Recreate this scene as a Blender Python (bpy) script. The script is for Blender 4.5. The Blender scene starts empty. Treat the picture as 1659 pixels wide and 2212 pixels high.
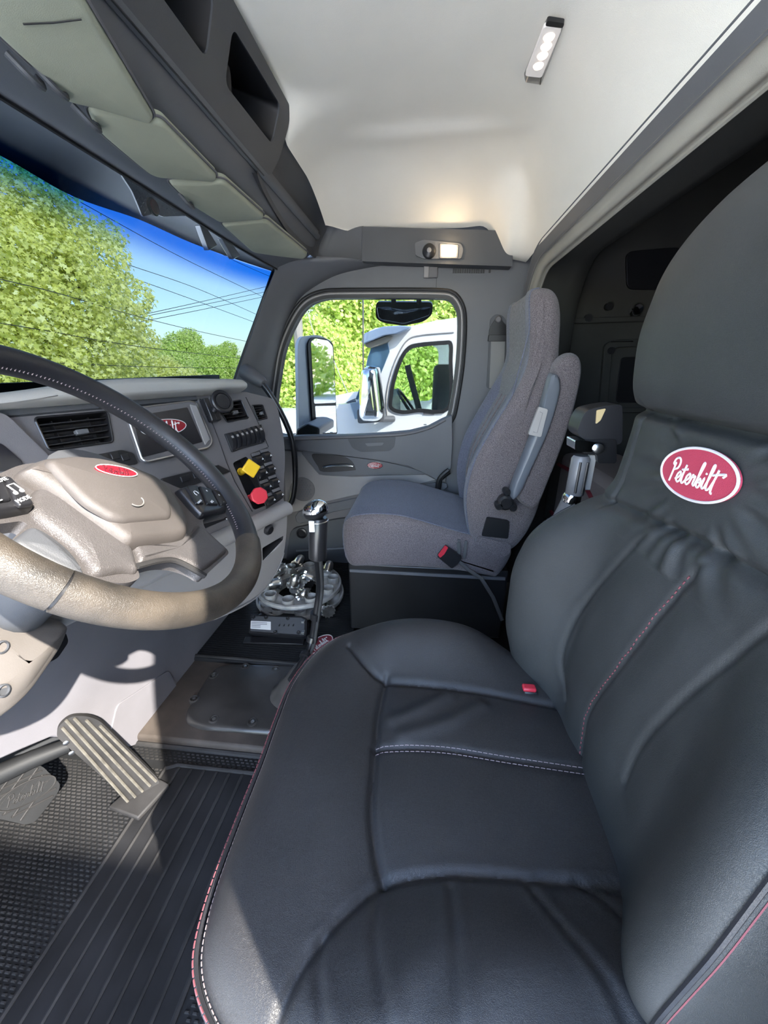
import bpy, bmesh, math, random
import numpy as np
from mathutils import Vector as V, Matrix
from mathutils.geometry import tessellate_polygon
random.seed(7)
rng = np.random.default_rng(7)
SC = bpy.context.scene
COL = SC.collection
# ------------------------------------------------------------------ camera
IW, IH, FPX = 1659, 2212, 832.0
CAM = np.array([-0.95, 0.0, 1.08])
_th, _ya = math.radians(20.7), math.radians(6.2)
FW = np.array([math.cos(_ya) * math.cos(_th), math.sin(_ya) * math.cos(_th), -math.sin(_th)])
RT = np.array([math.sin(_ya), -math.cos(_ya), 0.0])
UP = np.cross(RT, FW)
cd = bpy.data.cameras.new('camera')
cd.sensor_fit = 'VERTICAL'; cd.sensor_height = 36.0; cd.lens = FPX / IH * 36.0
cd.clip_start = 0.02; cd.clip_end = 500
cam = bpy.data.objects.new('camera', cd); COL.objects.link(cam)
m = Matrix([[RT[i], UP[i], -FW[i], CAM[i]] for i in range(3)] + [[0, 0, 0, 1]])
cam.matrix_world = m
SC.camera = cam
# ------------------------------------------------------------------ sky, sun, exposure
SUN_DIR = V((0.465, 0.525, -0.584)).normalized()
world = bpy.data.worlds.new('sky'); SC.world = world; world.use_nodes = True
wn = world.node_tree.nodes; wl = world.node_tree.links
sky = wn.new('ShaderNodeTexSky'); sky.sky_type = 'NISHITA'; sky.sun_disc = False
sky.sun_elevation = math.asin(-SUN_DIR.z); sky.sun_rotation = math.atan2(-SUN_DIR.x, -SUN_DIR.y)
sky.air_density = 1.0; sky.dust_density = 1.0; sky.ozone_density = 1.0
wl.new(sky.outputs[0], wn['Background'].inputs[0]); wn['Background'].inputs[1].default_value = 1.35
sd = bpy.data.lights.new('sun', 'SUN'); sd.energy = 16.5; sd.angle = math.radians(0.6); sd.color = (1.0, 0.94, 0.84)
sun = bpy.data.objects.new('sun', sd); COL.objects.link(sun)
sun.rotation_euler = SUN_DIR.to_track_quat('-Z', 'Y').to_euler(); sun.location = (-4, -4, 6)
SC.view_settings.view_transform = 'Standard'; SC.view_settings.look = 'None'
SC.view_settings.gamma = 1.0; SC.view_settings.use_curve_mapping = False
SC.view_settings.exposure = 0.6
SC.cycles.max_bounces = 6; SC.cycles.diffuse_bounces = 4; SC.cycles.glossy_bounces = 3; SC.cycles.transmission_bounces = 3; SC.cycles.transparent_max_bounces = 10
SC.cycles.adaptive_threshold = 0.1
SC.cycles.use_denoising = True
SC.cycles.sample_clamp_indirect = 6.0
SC.cycles.caustics_reflective = False; SC.cycles.caustics_refractive = False
# ------------------------------------------------------------------ pixel rays onto real planes (measuring only)
def ray(p):
    return FW + RT * (p[0] - IW / 2) / FPX - UP * (p[1] - IH / 2) / FPX
def PX(p, ax, v):
    d = ray(p); i = 'xyz'.index(ax); t = (v - CAM[i]) / d[i]
    return CAM + d * t
class Plane:
    def __init__(s, P0, u, w):
        s.P0 = np.array(P0, float); s.u = np.array(u, float); s.u /= np.linalg.norm(s.u)
        w = np.array(w, float); w = w - s.u * (w @ s.u); s.w = w / np.linalg.norm(w)
        s.m = np.cross(s.u, s.w)
        if (CAM - s.P0) @ s.m < 0: s.m = -s.m
    def at(s, a, b, c=0.0): return s.P0 + s.u * a + s.w * b + s.m * c
    def ab(s, p, c=0.0):
        d = ray(p); O = s.P0 + s.m * c
        t = ((O - CAM) @ s.m) / (d @ s.m); q = CAM + d * t - O
        return (float(q @ s.u), float(q @ s.w))
    def abs_(s, ps, c=0.0): return [s.ab(p, c) for p in ps]
    def pt(s, p, c=0.0): return s.at(*s.ab(p, c), c)
# ------------------------------------------------------------------ mesh helpers
def spl(pts, n=8, closed=False):
    P = [np.array(p, float) for p in pts]; N = len(P); out = []
    rngi = range(N) if closed else range(N - 1)
    for i in rngi:
        if closed: a, b, c, d = P[i - 1], P[i], P[(i + 1) % N], P[(i + 2) % N]
        else: a, b, c, d = P[max(i - 1, 0)], P[i], P[i + 1], P[min(i + 2, N - 1)]
        for k in range(n):
            t = k / n
            out.append(.5 * (2 * b + (c - a) * t + (2 * a - 5 * b + 4 * c - d) * t * t + (3 * b - a - 3 * c + d) * t ** 3))
    if not closed: out.append(P[-1])
    return out
def fillet(pts, r, n=5):
    P = [np.array(p, float) for p in pts]; N = len(P); out = []
    for i in range(N):
        rr = r[i] if isinstance(r, (list, tuple)) else r
        a, b, c = P[i - 1], P[i], P[(i + 1) % N]
        la, lc = np.linalg.norm(a - b), np.linalg.norm(c - b)
        if rr <= 0 or la < 1e-9 or lc < 1e-9: out.append(b); continue
        k = min(rr, la * .48, lc * .48)
        s, e = b + (a - b) / la * k, b + (c - b) / lc * k
        for j in range(n + 1):
            t = j / n; out.append((1 - t) ** 2 * s + 2 * t * (1 - t) * b + t * t * e)
    return out
def area2(p):
    p = np.array(p); x, y = p[:, 0], p[:, 1]
    return .5 * float(np.sum(x * np.roll(y, -1) - np.roll(x, -1) * y))
def inset(poly, d):
    p = np.array(poly, float); s = 1 if area2(p) > 0 else -1
    t = np.roll(p, -1, 0) - np.roll(p, 1, 0); L = np.linalg.norm(t, axis=1)[:, None]; L[L < 1e-9] = 1; t = t / L
    nrm = np.stack([-t[:, 1], t[:, 0]], 1) * s
    return p + nrm * d
def resample(path, step):
    P = np.array(path, float); s = np.r_[0, np.cumsum(np.linalg.norm(np.diff(P, axis=0), axis=1))]
    n = max(2, int(s[-1] / step) + 1); q = np.linspace(0, s[-1], n)
    return np.stack([np.interp(q, s, P[:, k]) for k in range(P.shape[1])], 1)
class MB:
    def __init__(s): s.v = []; s.f = []
    def add(s, vs, fs):
        o = len(s.v); s.v += [tuple(map(float, p)) for p in vs]; s.f += [[i + o for i in f] for f in fs]; return s
    def grid(s, rows, cu=False, cv=False):
        R, N = len(rows), len(rows[0]); vs = [p for r in rows for p in r]; fs = []
        for i in range(R if cv else R - 1):
            for j in range(N if cu else N - 1):
                i2, j2 = (i + 1) % R, (j + 1) % N
                fs.append([i * N + j, i * N + j2, i2 * N + j2, i2 * N + j])
        return s.add(vs, fs)
    def loft(s, rings, cap=True):
        s.grid(rings, cu=True); N = len(rings[0]); o = len(s.v)
        if cap:
            for rg in (rings[0], rings[-1]):
                c = np.mean(np.array(rg), 0); s.add(list(rg) + [c], [[i, (i + 1) % N, N] for i in range(N)])
        return s
    def tube(s, path, r, n=8, cap=True, flat=None, upv=None):
        P = [np.array(p, float) for p in path]; rings = []; N = len(P); nv = None
        for i in range(N):
            t = P[min(i + 1, N - 1)] - P[max(i - 1, 0)]; t = t / (np.linalg.norm(t) + 1e-12)
            if nv is None:
                a = np.array(upv if upv is not None else (0, 0, 1.)); 
                if abs(a @ t) > .95: a = np.array((1., 0, 0))
                nv = a - t * (a @ t)
            else: nv = nv - t * (nv @ t)
            nv = nv / (np.linalg.norm(nv) + 1e-12); bv = np.cross(t, nv)
            ri = r[i] if isinstance(r, (list, tuple, np.ndarray)) else r
            f = 1 if flat is None else flat
            rings.append([P[i] + nv * ri * math.cos(2 * math.pi * k / n) * f + bv * ri * math.sin(2 * math.pi * k / n) for k in range(n)])
        return s.loft(rings, cap)
    def prism(s, loops, vec):
        """loops: list of 3D polygons (outer, holes...); extruded by vec"""
        vec = np.array(vec, float); L = [[np.array(p, float) for p in l] for l in loops]
        tri = tessellate_polygon([[V(p) for p in l] for l in L]); flat = [p for l in L for p in l]; n = len(flat)
        s.add(flat + [p + vec for p in flat], [list(t) for t in tri] + [[i + n for i in t][::-1] for t in tri])
        o = len(s.v) - 2 * n; k = 0
        for l in L:
            N = len(l)
            for i in range(N):
                j = (i + 1) % N; s.f.append([o + k + i, o + k + j, o + n + k + j, o + n + k + i])
            k += N
        return s
    def box(s, c, h, ax=None):
        c = np.array(c, float); A = np.eye(3) if ax is None else np.array(ax, float)
        vs = [c + A[0] * h[0] * i + A[1] * h[1] * j + A[2] * h[2] * k for i in (-1, 1) for j in (-1, 1) for k in (-1, 1)]
        return s.add(vs, [[0, 1, 3, 2], [4, 6, 7, 5], [0, 4, 5, 1], [2, 3, 7, 6], [0, 2, 6, 4], [1, 5, 7, 3]])
    def lathe(s, prof, o, axis, n=24, cap=True):
        ax = np.array(axis, float); ax /= np.linalg.norm(ax); o = np.array(o, float)
        a = np.array((1., 0, 0)) if abs(ax[0]) < .9 else np.array((0, 1., 0))
        e1 = np.cross(ax, a); e1 /= np.linalg.norm(e1); e2 = np.cross(ax, e1)
        rings = [[o + ax * h + (e1 * math.cos(2 * math.pi * k / n) + e2 * math.sin(2 * math.pi * k / n)) * r for k in range(n)] for r, h in prof]
        return s.loft(rings, cap)
    def build(s, name, mat, parent=None, bevel=0, smooth=35, kind=None, label=None, merge=True, seg=2):
        org = ORG[parent] if parent else None
        P = np.array(s.v)
        if org is None:
            lo, hi = P.min(0), P.max(0); org = np.array([(lo[0] + hi[0]) / 2, (lo[1] + hi[1]) / 2, lo[2]])
        me = bpy.data.meshes.new(name); me.from_pydata([tuple(p - org) for p in P], [], s.f)
        bm = bmesh.new(); bm.from_mesh(me)
        if merge: bmesh.ops.remove_doubles(bm, verts=bm.verts, dist=1e-5)
        bmesh.ops.recalc_face_normals(bm, faces=bm.faces); bm.to_mesh(me); bm.free()
        me.shade_smooth(); me.set_sharp_from_angle(angle=math.radians(smooth))
        me.materials.append(mat)
        return mkobj(name, me, parent, org, bevel, kind, label, seg)
ORG = {}
def mkobj(name, me, parent, org, bevel=0, kind=None, label=None, seg=2):
    o = bpy.data.objects.new(name, me); COL.objects.link(o)
    if parent: o.parent = parent
    else: o.location = org
    ORG[o] = org
    if bevel > 0:
        b = o.modifiers.new('bevel', 'BEVEL'); b.width = bevel; b.segments = seg; b.limit_method = 'ANGLE'; b.angle_limit = math.radians(40)
        b.harden_normals = False
    if kind: o['kind'] = kind
    if label: o['label'] = label
    return o
def thing(name, label, cat, loc, group=None, kind=None):
    o = bpy.data.objects.new(name, None); COL.objects.link(o); o.location = tuple(map(float, loc)); o.empty_display_size = .05
    ORG[o] = np.array(loc, float); return tag(o, label, cat, group, kind)
def tag(o, label, cat, group=None, kind=None):
    o['label'] = label; o['category'] = cat
    if group: o['group'] = group
    if kind: o['kind'] = kind
    return o
def copy_tree(o, parent=None):
    c = o.copy(); COL.objects.link(c); ORG[c] = ORG[o]
    if parent: c.parent = parent
    for ch in list(o.children): copy_tree(ch, c)
    return c
def inst(src, parent, loc, rot=None):
    """a repeated part sharing mesh data; src is an object whose mesh is centred on its own origin"""
    o = src.copy(); COL.objects.link(o); o.parent = parent
    o.location = tuple(np.array(loc) - (ORG[parent] if parent else 0)); ORG[o] = ORG[parent] if parent else np.array(loc)
    return o
def poly3(pl, ab, c): return [pl.at(a, b, c) for a, b in ab]
def panel(name, pl, ab, c0, c1, mat, parent=None, bevel=.003, holes=(), **k):
    loops = [poly3(pl, ab, c0)] + [poly3(pl, h, c0) for h in holes]
    return MB().prism(loops, pl.m * (c1 - c0)).build(name, mat, parent, bevel, **k)
def dome(mb, pl, ab, c0, c1, rim=.012, bulge=None, rows=6, curve=None):
    """pillow over a polygon: rounded rim then gentle bulge"""
    p = np.array(ab, float); cen = p.mean(0); rings = [poly3(pl, p, c0)]
    for k in range(rows + 1):
        t = k / rows * math.pi / 2
        rings.append(poly3(pl, inset(p, rim * (1 - math.cos(t))), c0 + (c1 - c0) * math.sin(t)))
    q = inset(p, rim); bu = bulge or 0
    for f in (.85, .65, .4, .15):
        rings.append(poly3(pl, cen + (q - cen) * f, c1 + bu * (1 - f * f)))
    return mb.loft(rings, True)
def ell(ca, cb, ra, rb, n=40, rot=0):
    c, s = math.cos(rot), math.sin(rot); out = []
    for k in range(n):
        t = 2 * math.pi * k / n; x, y = ra * math.cos(t), rb * math.sin(t)
        out.append((ca + x * c - y * s, cb + x * s + y * c))
    return out
def rect(a0, b0, a1, b1, r=.005, n=4): return [tuple(p) for p in fillet([(a0, b0), (a1, b0), (a1, b1), (a0, b1)], r, n)]
# ------------------------------------------------------------------ materials
MATS = {}
def mat(name, col, rough=.5, metal=0., bump=None, var=None, spec=.5, emit=None, trans=None, coat=0, sheen=0, ior=None, col2=None):
    """bump=(type, scale, strength, dist) ; var=(scale, amount, detail)"""
    m = bpy.data.materials.new(name); m.use_nodes = True; nt = m.node_tree; N = nt.nodes; L = nt.links
    b = N['Principled BSDF']; b.inputs['Base Color'].default_value = (*col, 1); b.inputs['Roughness'].default_value = rough
    b.inputs['Metallic'].default_value = metal; b.inputs['Specular IOR Level'].default_value = spec
    b.inputs['Coat Weight'].default_value = coat; b.inputs['Sheen Weight'].default_value = sheen
    tc = N.new('ShaderNodeTexCoord')
    if var:
        n = N.new('ShaderNodeTexNoise'); n.inputs['Scale'].default_value = var[0]; n.inputs['Detail'].default_value = var[2] if len(var) > 2 else 5
        L.new(tc.outputs['Object'], n.inputs['Vector'])
        r = N.new('ShaderNodeValToRGB'); r.color_ramp.elements[0].position = .3; r.color_ramp.elements[1].position = .7
        c2 = col2 or tuple(min(1, c * (1 + var[1])) for c in col); c1 = col if col2 else tuple(c * (1 - var[1]) for c in col)
        r.color_ramp.elements[0].color = (*c1, 1); r.color_ramp.elements[1].color = (*c2, 1)
        L.new(n.outputs['Fac'], r.inputs[0]); L.new(r.outputs[0], b.inputs['Base Color'])
    if bump:
        ty, sc, st, di = bump; bp = N.new('ShaderNodeBump'); bp.inputs['Strength'].default_value = st; bp.inputs['Distance'].default_value = di
        if ty == 'voronoi':
            t = N.new('ShaderNodeTexVoronoi'); t.feature = 'DISTANCE_TO_EDGE'; t.inputs['Scale'].default_value = sc; out = t.outputs['Distance']
            w = N.new('ShaderNodeTexNoise'); w.inputs['Scale'].default_value = sc * .6; L.new(tc.outputs['Object'], w.inputs['Vector'])
            mx = N.new('ShaderNodeMixRGB'); mx.inputs[0].default_value = .012; L.new(tc.outputs['Object'], mx.inputs[1]); L.new(w.outputs['Color'], mx.inputs[2])
            L.new(mx.outputs[0], t.inputs['Vector'])
            mr = N.new('ShaderNodeMath'); mr.operation = 'MINIMUM'; mr.inputs[1].default_value = .18; L.new(out, mr.inputs[0]); out = mr.outputs[0]
        elif ty == 'weave':
            t = N.new('ShaderNodeTexNoise'); t.inputs['Scale'].default_value = sc; t.inputs['Detail'].default_value = 3
            mp = N.new('ShaderNodeMapping'); mp.inputs['Scale'].default_value = (1, .35, 1.6); L.new(tc.outputs['Object'], mp.inputs[0]); L.new(mp.outputs[0], t.inputs['Vector']); out = t.outputs['Fac']
        else:
            t = N.new('ShaderNodeTexNoise'); t.inputs['Scale'].default_value = sc; t.inputs['Detail'].default_value = 3; out = t.outputs['Fac']
            L.new(tc.outputs['Object'], t.inputs['Vector'])
        L.new(out, bp.inputs['Height']); L.new(bp.outputs[0], b.inputs['Normal'])
    if emit: b.inputs['Emission Color'].default_value = (*emit[0], 1); b.inputs['Emission Strength'].default_value = emit[1]
    MATS[name] = m; return m
def glassmat(name, tint, gloss=.06):
    m = bpy.data.materials.new(name); m.use_nodes = True; nt = m.node_tree; N = nt.nodes; L = nt.links; N.clear()
    o = N.new('ShaderNodeOutputMaterial'); t = N.new('ShaderNodeBsdfTransparent'); t.inputs[0].default_value = (*tint, 1)
    g = N.new('ShaderNodeBsdfGlossy'); g.inputs['Roughness'].default_value = .01; mx = N.new('ShaderNodeMixShader')
    fr = N.new('ShaderNodeFresnel'); fr.inputs[0].default_value = 1.25; ml = N.new('ShaderNodeMath'); ml.operation = 'MULTIPLY'; ml.inputs[1].default_value = gloss * 10
    L.new(fr.outputs[0], ml.inputs[0]); L.new(ml.outputs[0], mx.inputs[0]); L.new(t.outputs[0], mx.inputs[1]); L.new(g.outputs[0], mx.inputs[2]); L.new(mx.outputs[0], o.inputs[0])
    MATS[name] = m; return m, t
GR = ('noise', 900, .25, .001)
leather = mat('black_leather', (.0215, .0205, .0210), .45, bump=('voronoi', 430, .6, .0012), var=(6, .25), spec=.40)
leather_b = mat('black_leather_back', (.030, .0315, .032), .48, bump=('voronoi', 460, .55, .0011), var=(6, .2), spec=.5)
leather_w = mat('worn_leather', (.024, .023, .026), .36, bump=('voronoi', 260, .6, .0012), var=(5, .3))
leather_s = mat('black_leather_smooth', (.018, .018, .021), .38, bump=('voronoi', 420, .35, .001))
thread = mat('pink_thread', (.17, .045, .055), .8)
thread_w = mat('pale_thread', (.22, .17, .17), .8)
plast_dk = mat('charcoal_plastic', (.060, .063, .070), .55, bump=GR, var=(3, .12))
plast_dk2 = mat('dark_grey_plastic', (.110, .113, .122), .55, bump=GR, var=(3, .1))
plast_md = mat('mid_grey_plastic', (.130, .124, .128), .55, bump=GR, var=(3, .1))
plast_gr = mat('grey_plastic', (.275, .262, .258), .5, bump=GR, var=(3, .08))
plast_lt = mat('light_grey_plastic', (.38, .355, .335), .5, bump=GR, var=(3, .08))
plast_lav = mat('lavender_grey_plastic', (.165, .161, .178), .55, bump=GR, var=(5, .1))
plast_bk = mat('black_plastic', (.012, .012, .014), .4)
plast_bks = mat('black_satin', (.016, .016, .018), .28)
rubber = mat('black_rubber', (.011, .0115, .0125), .6, spec=.25, bump=('noise', 300, .2, .001), var=(7, .35))
rubber_d = mat('dusty_rubber', (.024, .023, .023), .62, spec=.25, bump=('noise', 400, .3, .001), var=(9, .5))
carpet = mat('grey_carpet', (.13, .135, .13), .95, bump=('noise', 700, .8, .003), var=(40, .3))
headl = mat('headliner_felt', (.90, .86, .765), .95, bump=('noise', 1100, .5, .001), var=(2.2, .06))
felt_tr = mat('taupe_trim', (.36, .34, .29), .8, bump=('noise', 900, .4, .001), var=(4, .12))
felt_dk = mat('dark_felt', (.058, .058, .053), .9, bump=('noise', 900, .4, .001))
visor_m = mat('visor_vinyl', (.35, .36, .27), .6, bump=GR, var=(6, .12))
chrome = mat('chrome', (.85, .86, .88), .08, 1.0)
steel = mat('brushed_steel', (.55, .55, .56), .3, 1.0)
alum = mat('dull_aluminium', (.42, .42, .42), .42, 1.0, var=(30, .2))
fab_side = mat('brown_grey_tweed', (.145, .122, .125), .95, bump=('weave', 420, .9, .002), var=(420, .5, 2), sheen=.2)
fab_front = mat('blue_grey_tweed', (.118, .124, .165), .95, bump=('weave', 420, .8, .002), var=(420, .4, 2), sheen=.2)
fab_mid = mat('striped_grey_cloth', (.24, .235, .25), .95, bump=('weave', 300, .6, .002), var=(160, .25, 2))
web = mat('belt_webbing', (.09, .09, .09), .85, bump=('noise', 600, .6, .001))
red_m = mat('red_enamel', (.24, .006, .016), .3, coat=.4)
red_f = mat('red_embroidery', (.40, .035, .07), .85, bump=('noise', 900, .5, .001))
wht_f = mat('white_embroidery', (.62, .58, .58), .85)
white_p = mat('white_print', (.62, .62, .62), .6)
yel_m = mat('yellow_plastic', (.75, .47, .02), .4)
redk_m = mat('red_plastic', (.55, .03, .05), .4)
screen_m = mat('dark_screen', (.018, .017, .020), .12)
paint_w = mat('white_paint', (.80, .80, .80), .25, coat=.5)
seal = mat('window_seal', (.012, .012, .013), .5)
dust_rim = mat('dusty_worn_leather', (.020, .0175, .015), .5, bump=('voronoi', 330, .6, .0012), var=(16, .5, 6), col2=(.078, .062, .046))
hub_m = mat('taupe_hub_vinyl', (.064, .056, .052), .5, bump=('voronoi', 520, .45, .001), var=(9, .15))
hub_silver = mat('silver_grey_spoke', (.084, .077, .076), .42, .25, bump=('voronoi', 330, .6, .0015), var=(9, .15))
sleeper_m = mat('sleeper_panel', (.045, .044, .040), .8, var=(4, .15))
tunnel_m = mat('brown_floor_liner', (.050, .040, .033), .7, bump=('noise', 700, .5, .001), var=(14, .35))
# ================================================================== SHELL
WALL = Plane((1.0, 0, 0), (0, -1, 0), (0, 0, 1))
DOOR = Plane((.965, 0, 0), (0, -1, 0), (0, 0, 1))
HDR = Plane((0, .51, 1.50), (1, 0, 0), (0, .14, -.035))
CON = Plane((0, .465, 1.585), (1, 0, 0), (0, -.065, .150))
_r, _l = math.radians(20), math.radians(22)
DP = Plane((-.25, .69, .96), (math.cos(_r), -math.sin(_r), 0), (math.sin(_r) * math.sin(_l), math.cos(_r) * math.sin(_l), math.cos(_l)))
# floor
fl = MB().prism([[(-1.05, -.5, -.02), (1.05, -.5, -.02), (1.05, 1.1, -.02), (-1.05, 1.1, -.02)]], (0, 0, -.05)).build('floor', rubber)
tag(fl, 'black rubber cab floor under the mats and seats', 'floor', kind='structure')
sf = MB().prism([[(-1.05, -2.3, -.0), (1.05, -2.3, -.0), (1.05, -.5, -.0), (-1.05, -.5, -.0)]], (0, 0, -.05)).build('floor', carpet)
tag(sf, 'dark carpeted sleeper floor behind the two seats', 'floor', kind='structure')
# ceiling headliner
def ceil_z(x, y):
    zp = np.interp(-y, [-.43, -.40, -.34, -.25, 0, .20, .265, .30, .33, .385], [1.675, 1.705, 1.735, 1.752, 1.762, 1.755, 1.742, 1.71, 1.655, 1.495])
    s = max(0, (x - .60) / .36); drop = .125 * s ** 1.6
    st = .016 / (1 + math.exp(-(abs(x) - .545) / .012))
    st *= 1 / (1 + math.exp((abs(y - .03) - .20) / .03))
    e = min(1, max(0, (x - .33) / .10)); e = e * e * (3 - 2 * e); zp = zp * e + max(zp, 1.752) * (1 - e) if y > 0 else zp
    rear = 1 / (1 + math.exp((-y - .30) / .02))
    k1 = min(1, max(0, (abs(x) - .72) / .24)); k2 = min(1, max(0, (-y - .20) / .11)); k1 = k1 * k1 * (3 - 2 * k1); k2 = k2 * k2 * (3 - 2 * k2)
    z = zp - drop * rear - st
    return z - max(0, z - 1.485) * k1 * k2 * .92
ys = spl([(.43,), (.40,), (.34,), (.25,), (.12,), (0,), (-.12,), (-.20,), (-.265,), (-.30,), (-.33,), (-.36,), (-.385,)], 5)
xs = np.linspace(-1.02, .97, 121)
def xm(x, y): return min(x, float(np.interp(y, [.28, .36, .40, .43], [.97, .945, .90, .85])))
ce = MB().grid([[(xm(x, y[0]), y[0], ceil_z(xm(x, y[0]), y[0])) for x in xs] for y in ys])
smooth_rows = np.array(ce.v).reshape(len(ys), len(xs), 3)
for _ in range(3): smooth_rows[1:-1, :, 2] = (smooth_rows[:-2, :, 2] + 2 * smooth_rows[1:-1, :, 2] + smooth_rows[2:, :, 2]) / 4
ce.v = [tuple(p) for p in smooth_rows.reshape(-1, 3)]
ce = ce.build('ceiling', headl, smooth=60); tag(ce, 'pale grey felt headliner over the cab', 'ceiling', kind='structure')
rf = MB().box((0, -.80, 1.95), (1.06, 1.46, .02)).build('ceiling', paint_w, bevel=.01)
tag(rf, 'outer roof skin above the headliner', 'roof', kind='structure')
# right wall with window hole
WIN = [(602, 934), (601, 870), (608, 815), (620, 753), (645, 696), (669, 664), (700, 651), (741, 648), (950, 649), (975, 659), (986, 686), (982, 790), (966, 893), (958, 903), (925, 919), (885, 929), (831, 933), (756, 937)]
win_ab = np.array(spl(WALL.abs_(WIN, -.02), 8, True)); win_ab = resample(np.vstack([win_ab, win_ab[:1]]), .014)[:-1]
for _ in range(3): win_ab = (np.roll(win_ab, 1, 0) + 2 * win_ab + np.roll(win_ab, -1, 0)) / 4
win_ab = [tuple(p) for p in win_ab]
hole = [tuple(p) for p in inset(win_ab, -.034)]
outer = [(-.95, -.05), (.43, -.05), (.43, 1.93), (-.60, 1.93), (-.645, 1.52), (-.885, 1.0), (-.95, .95)]
wr = panel('wall_right', WALL, outer, -.05, 0, plast_dk2, None, .0, holes=[hole])
tag(wr, 'dark grey passenger side cab wall around the door window', 'wall', kind='structure')
# window frame and glass
w2 = thing('window_2', 'passenger door window looking out on the white truck', 'window', (1.0, .3, .75), kind='structure')
fr = MB().prism([poly3(WALL, hole, -.045), poly3(WALL, inset(win_ab, -.004), -.045)], WALL.m * .05).build('window_seal', seal, w2, .004)
MB().tube([WALL.at(*p, .004) for p in list(inset(win_ab, -.038)) + [inset(win_ab, -.038)[0]]], .0075, 8, False).build('outer_seal', seal, w2)
MB().tube([WALL.at(*p, .004) for p in list(inset(win_ab, -.022)) + [inset(win_ab, -.022)[0]]], .005, 6, False).build('frame_lip', plast_gr, w2)
gm, _ = glassmat('side_glass', (.41, .43, .44), .006)
MB().prism([poly3(WALL, inset(win_ab, -.006), -.022)], WALL.m * .004).build('pane', gm, w2)
# seam of the upper door trim and a clip
up = thing('trim_5', 'small clip and slotted vent on the grey panel above the passenger window', 'trim', (1, -.1, 1.4), kind='structure')
c = WALL.ab((927, 588)); MB().box(WALL.at(c[0] + .01, c[1], .006), (.006, .028, .024)).build('clip', plast_md, up, .004)
MB().box(WALL.at(c[0] - .012, c[1], .009), (.009, .012, .024)).build('clip_tab', plast_gr, up, .004)
for k in range(14):
    q = WALL.ab((980 + k * 5.0, 581)); MB().box(WALL.at(q[0], q[1], .002), (.003, .0035, .016)).build('slot', seal, up)
MB().box(WALL.at(*WALL.ab((943, 600)), .001), (.0012, .0012, .052)).build('panel_gap', seal, up)
MB().box(WALL.at(*WALL.ab((1058, 580)), .002), (.003, .004, .016)).build('slot', seal, up)
# left wall with open window
LW = Plane((-1.03, 0, 0), (0, 1, 0), (0, 0, 1))
lh = fillet([(-.20, .04), (.80, .04), (.86, .70), (.64, 1.72), (-.39, 1.72), (-.30, 1.42), (-.215, 1.0)], .05)
wl_ = panel('wall_left', LW, [(-.98, -.05), (.98, -.05), (.98, 1.93), (-.98, 1.93)], -.05, 0, plast_dk2, None, 0, holes=[[tuple(p) for p in lh]])
tag(wl_, 'driver side cab wall around the open door', 'wall', kind='structure')
# firewall
fwl = MB().box((0, 1.09, .5), (1.05, .02, .54)).build('wall_front', plast_dk); tag(fwl, 'black firewall in front of the pedals', 'wall', kind='structure')
# A pillar trim, passenger side
A = [PX(p, 'x', v) for p, v in [((668, 552), .915), ((632, 556), .885), ((604, 560), .865), ((594, 585), .855), ((585, 610), .85), ((560, 680), .845), ((530, 762), .84), ((508, 826), .835), ((494, 870), .83)]]
B = [PX(p, 'x', v) for p, v in [((850, 570), .999), ((775, 582), .998), ((715, 599), .996), ((650, 640), .99), ((622, 690), .99), ((604, 745), .99), ((592, 800), .99), ((586, 850), .99), ((584, 900), .99)]]
A, B = spl(A, 5), spl(B, 5); rows = []
for a, b in zip(A, B):
    mid = (a + b) / 2 + np.array([-.035, -.02, 0]); rows.append([a + np.array([.03, .03, 0])] + [((1 - t) ** 2 * a + 2 * t * (1 - t) * mid + t * t * b) for t in np.linspace(0, 1, 9)] + [b + np.array([.02, 0, 0])])
tp = MB().grid(rows).build('trim_1', plast_dk2, smooth=50); tag(tp, 'grey passenger A pillar trim between windshield and door', 'trim', kind='structure')
# windshield
def ws_top(x): k = min(1.2, abs(x) / .86); return np.array([x, .735 - .085 * k ** 4, 1.505 - .042 * k ** 3])
def ws_bot(x): t = ws_top(x); return t + np.array([0, .27, -.53])
wx = np.linspace(-.93, .88, 40)
w1 = thing('window_1', 'wide tinted windshield with a blue shade band', 'window', (0, 1, .95), kind='structure')
wsm, tb = glassmat('windshield_glass', (1, 1, 1), .003); nt = wsm.node_tree
geo = nt.nodes.new('ShaderNodeNewGeometry'); sx = nt.nodes.new('ShaderNodeSeparateXYZ'); mr = nt.nodes.new('ShaderNodeMapRange'); mr.interpolation_type = 'SMOOTHSTEP'
mr.inputs['From Min'].default_value = 1.352; mr.inputs['From Max'].default_value = 1.435; mr2 = nt.nodes.new('ShaderNodeMapRange'); mr2.interpolation_type = 'SMOOTHSTEP'; mr2.inputs['From Min'].default_value = 1.448; mr2.inputs['From Max'].default_value = 1.462; mx2 = nt.nodes.new('ShaderNodeMixRGB'); mx2.inputs[2].default_value = (.17, .20, .23, 1)  # clearer glass above the blue band, standing in for sunlight on the plate behind
mx = nt.nodes.new('ShaderNodeMixRGB'); mx.inputs[1].default_value = (.058, .073, .080, 1); mx.inputs[2].default_value = (.002, .020, .07, 1)
nt.links.new(geo.outputs['Position'], sx.inputs[0]); nt.links.new(sx.outputs['Z'], mr.inputs['Value']); nt.links.new(mr.outputs[0], mx.inputs[0]); nt.links.new(sx.outputs['Z'], mr2.inputs['Value']); nt.links.new(mr2.outputs[0], mx2.inputs[0]); nt.links.new(mx.outputs[0], mx2.inputs[1]); nt.links.new(mx2.outputs[0], tb.inputs[0])
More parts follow.
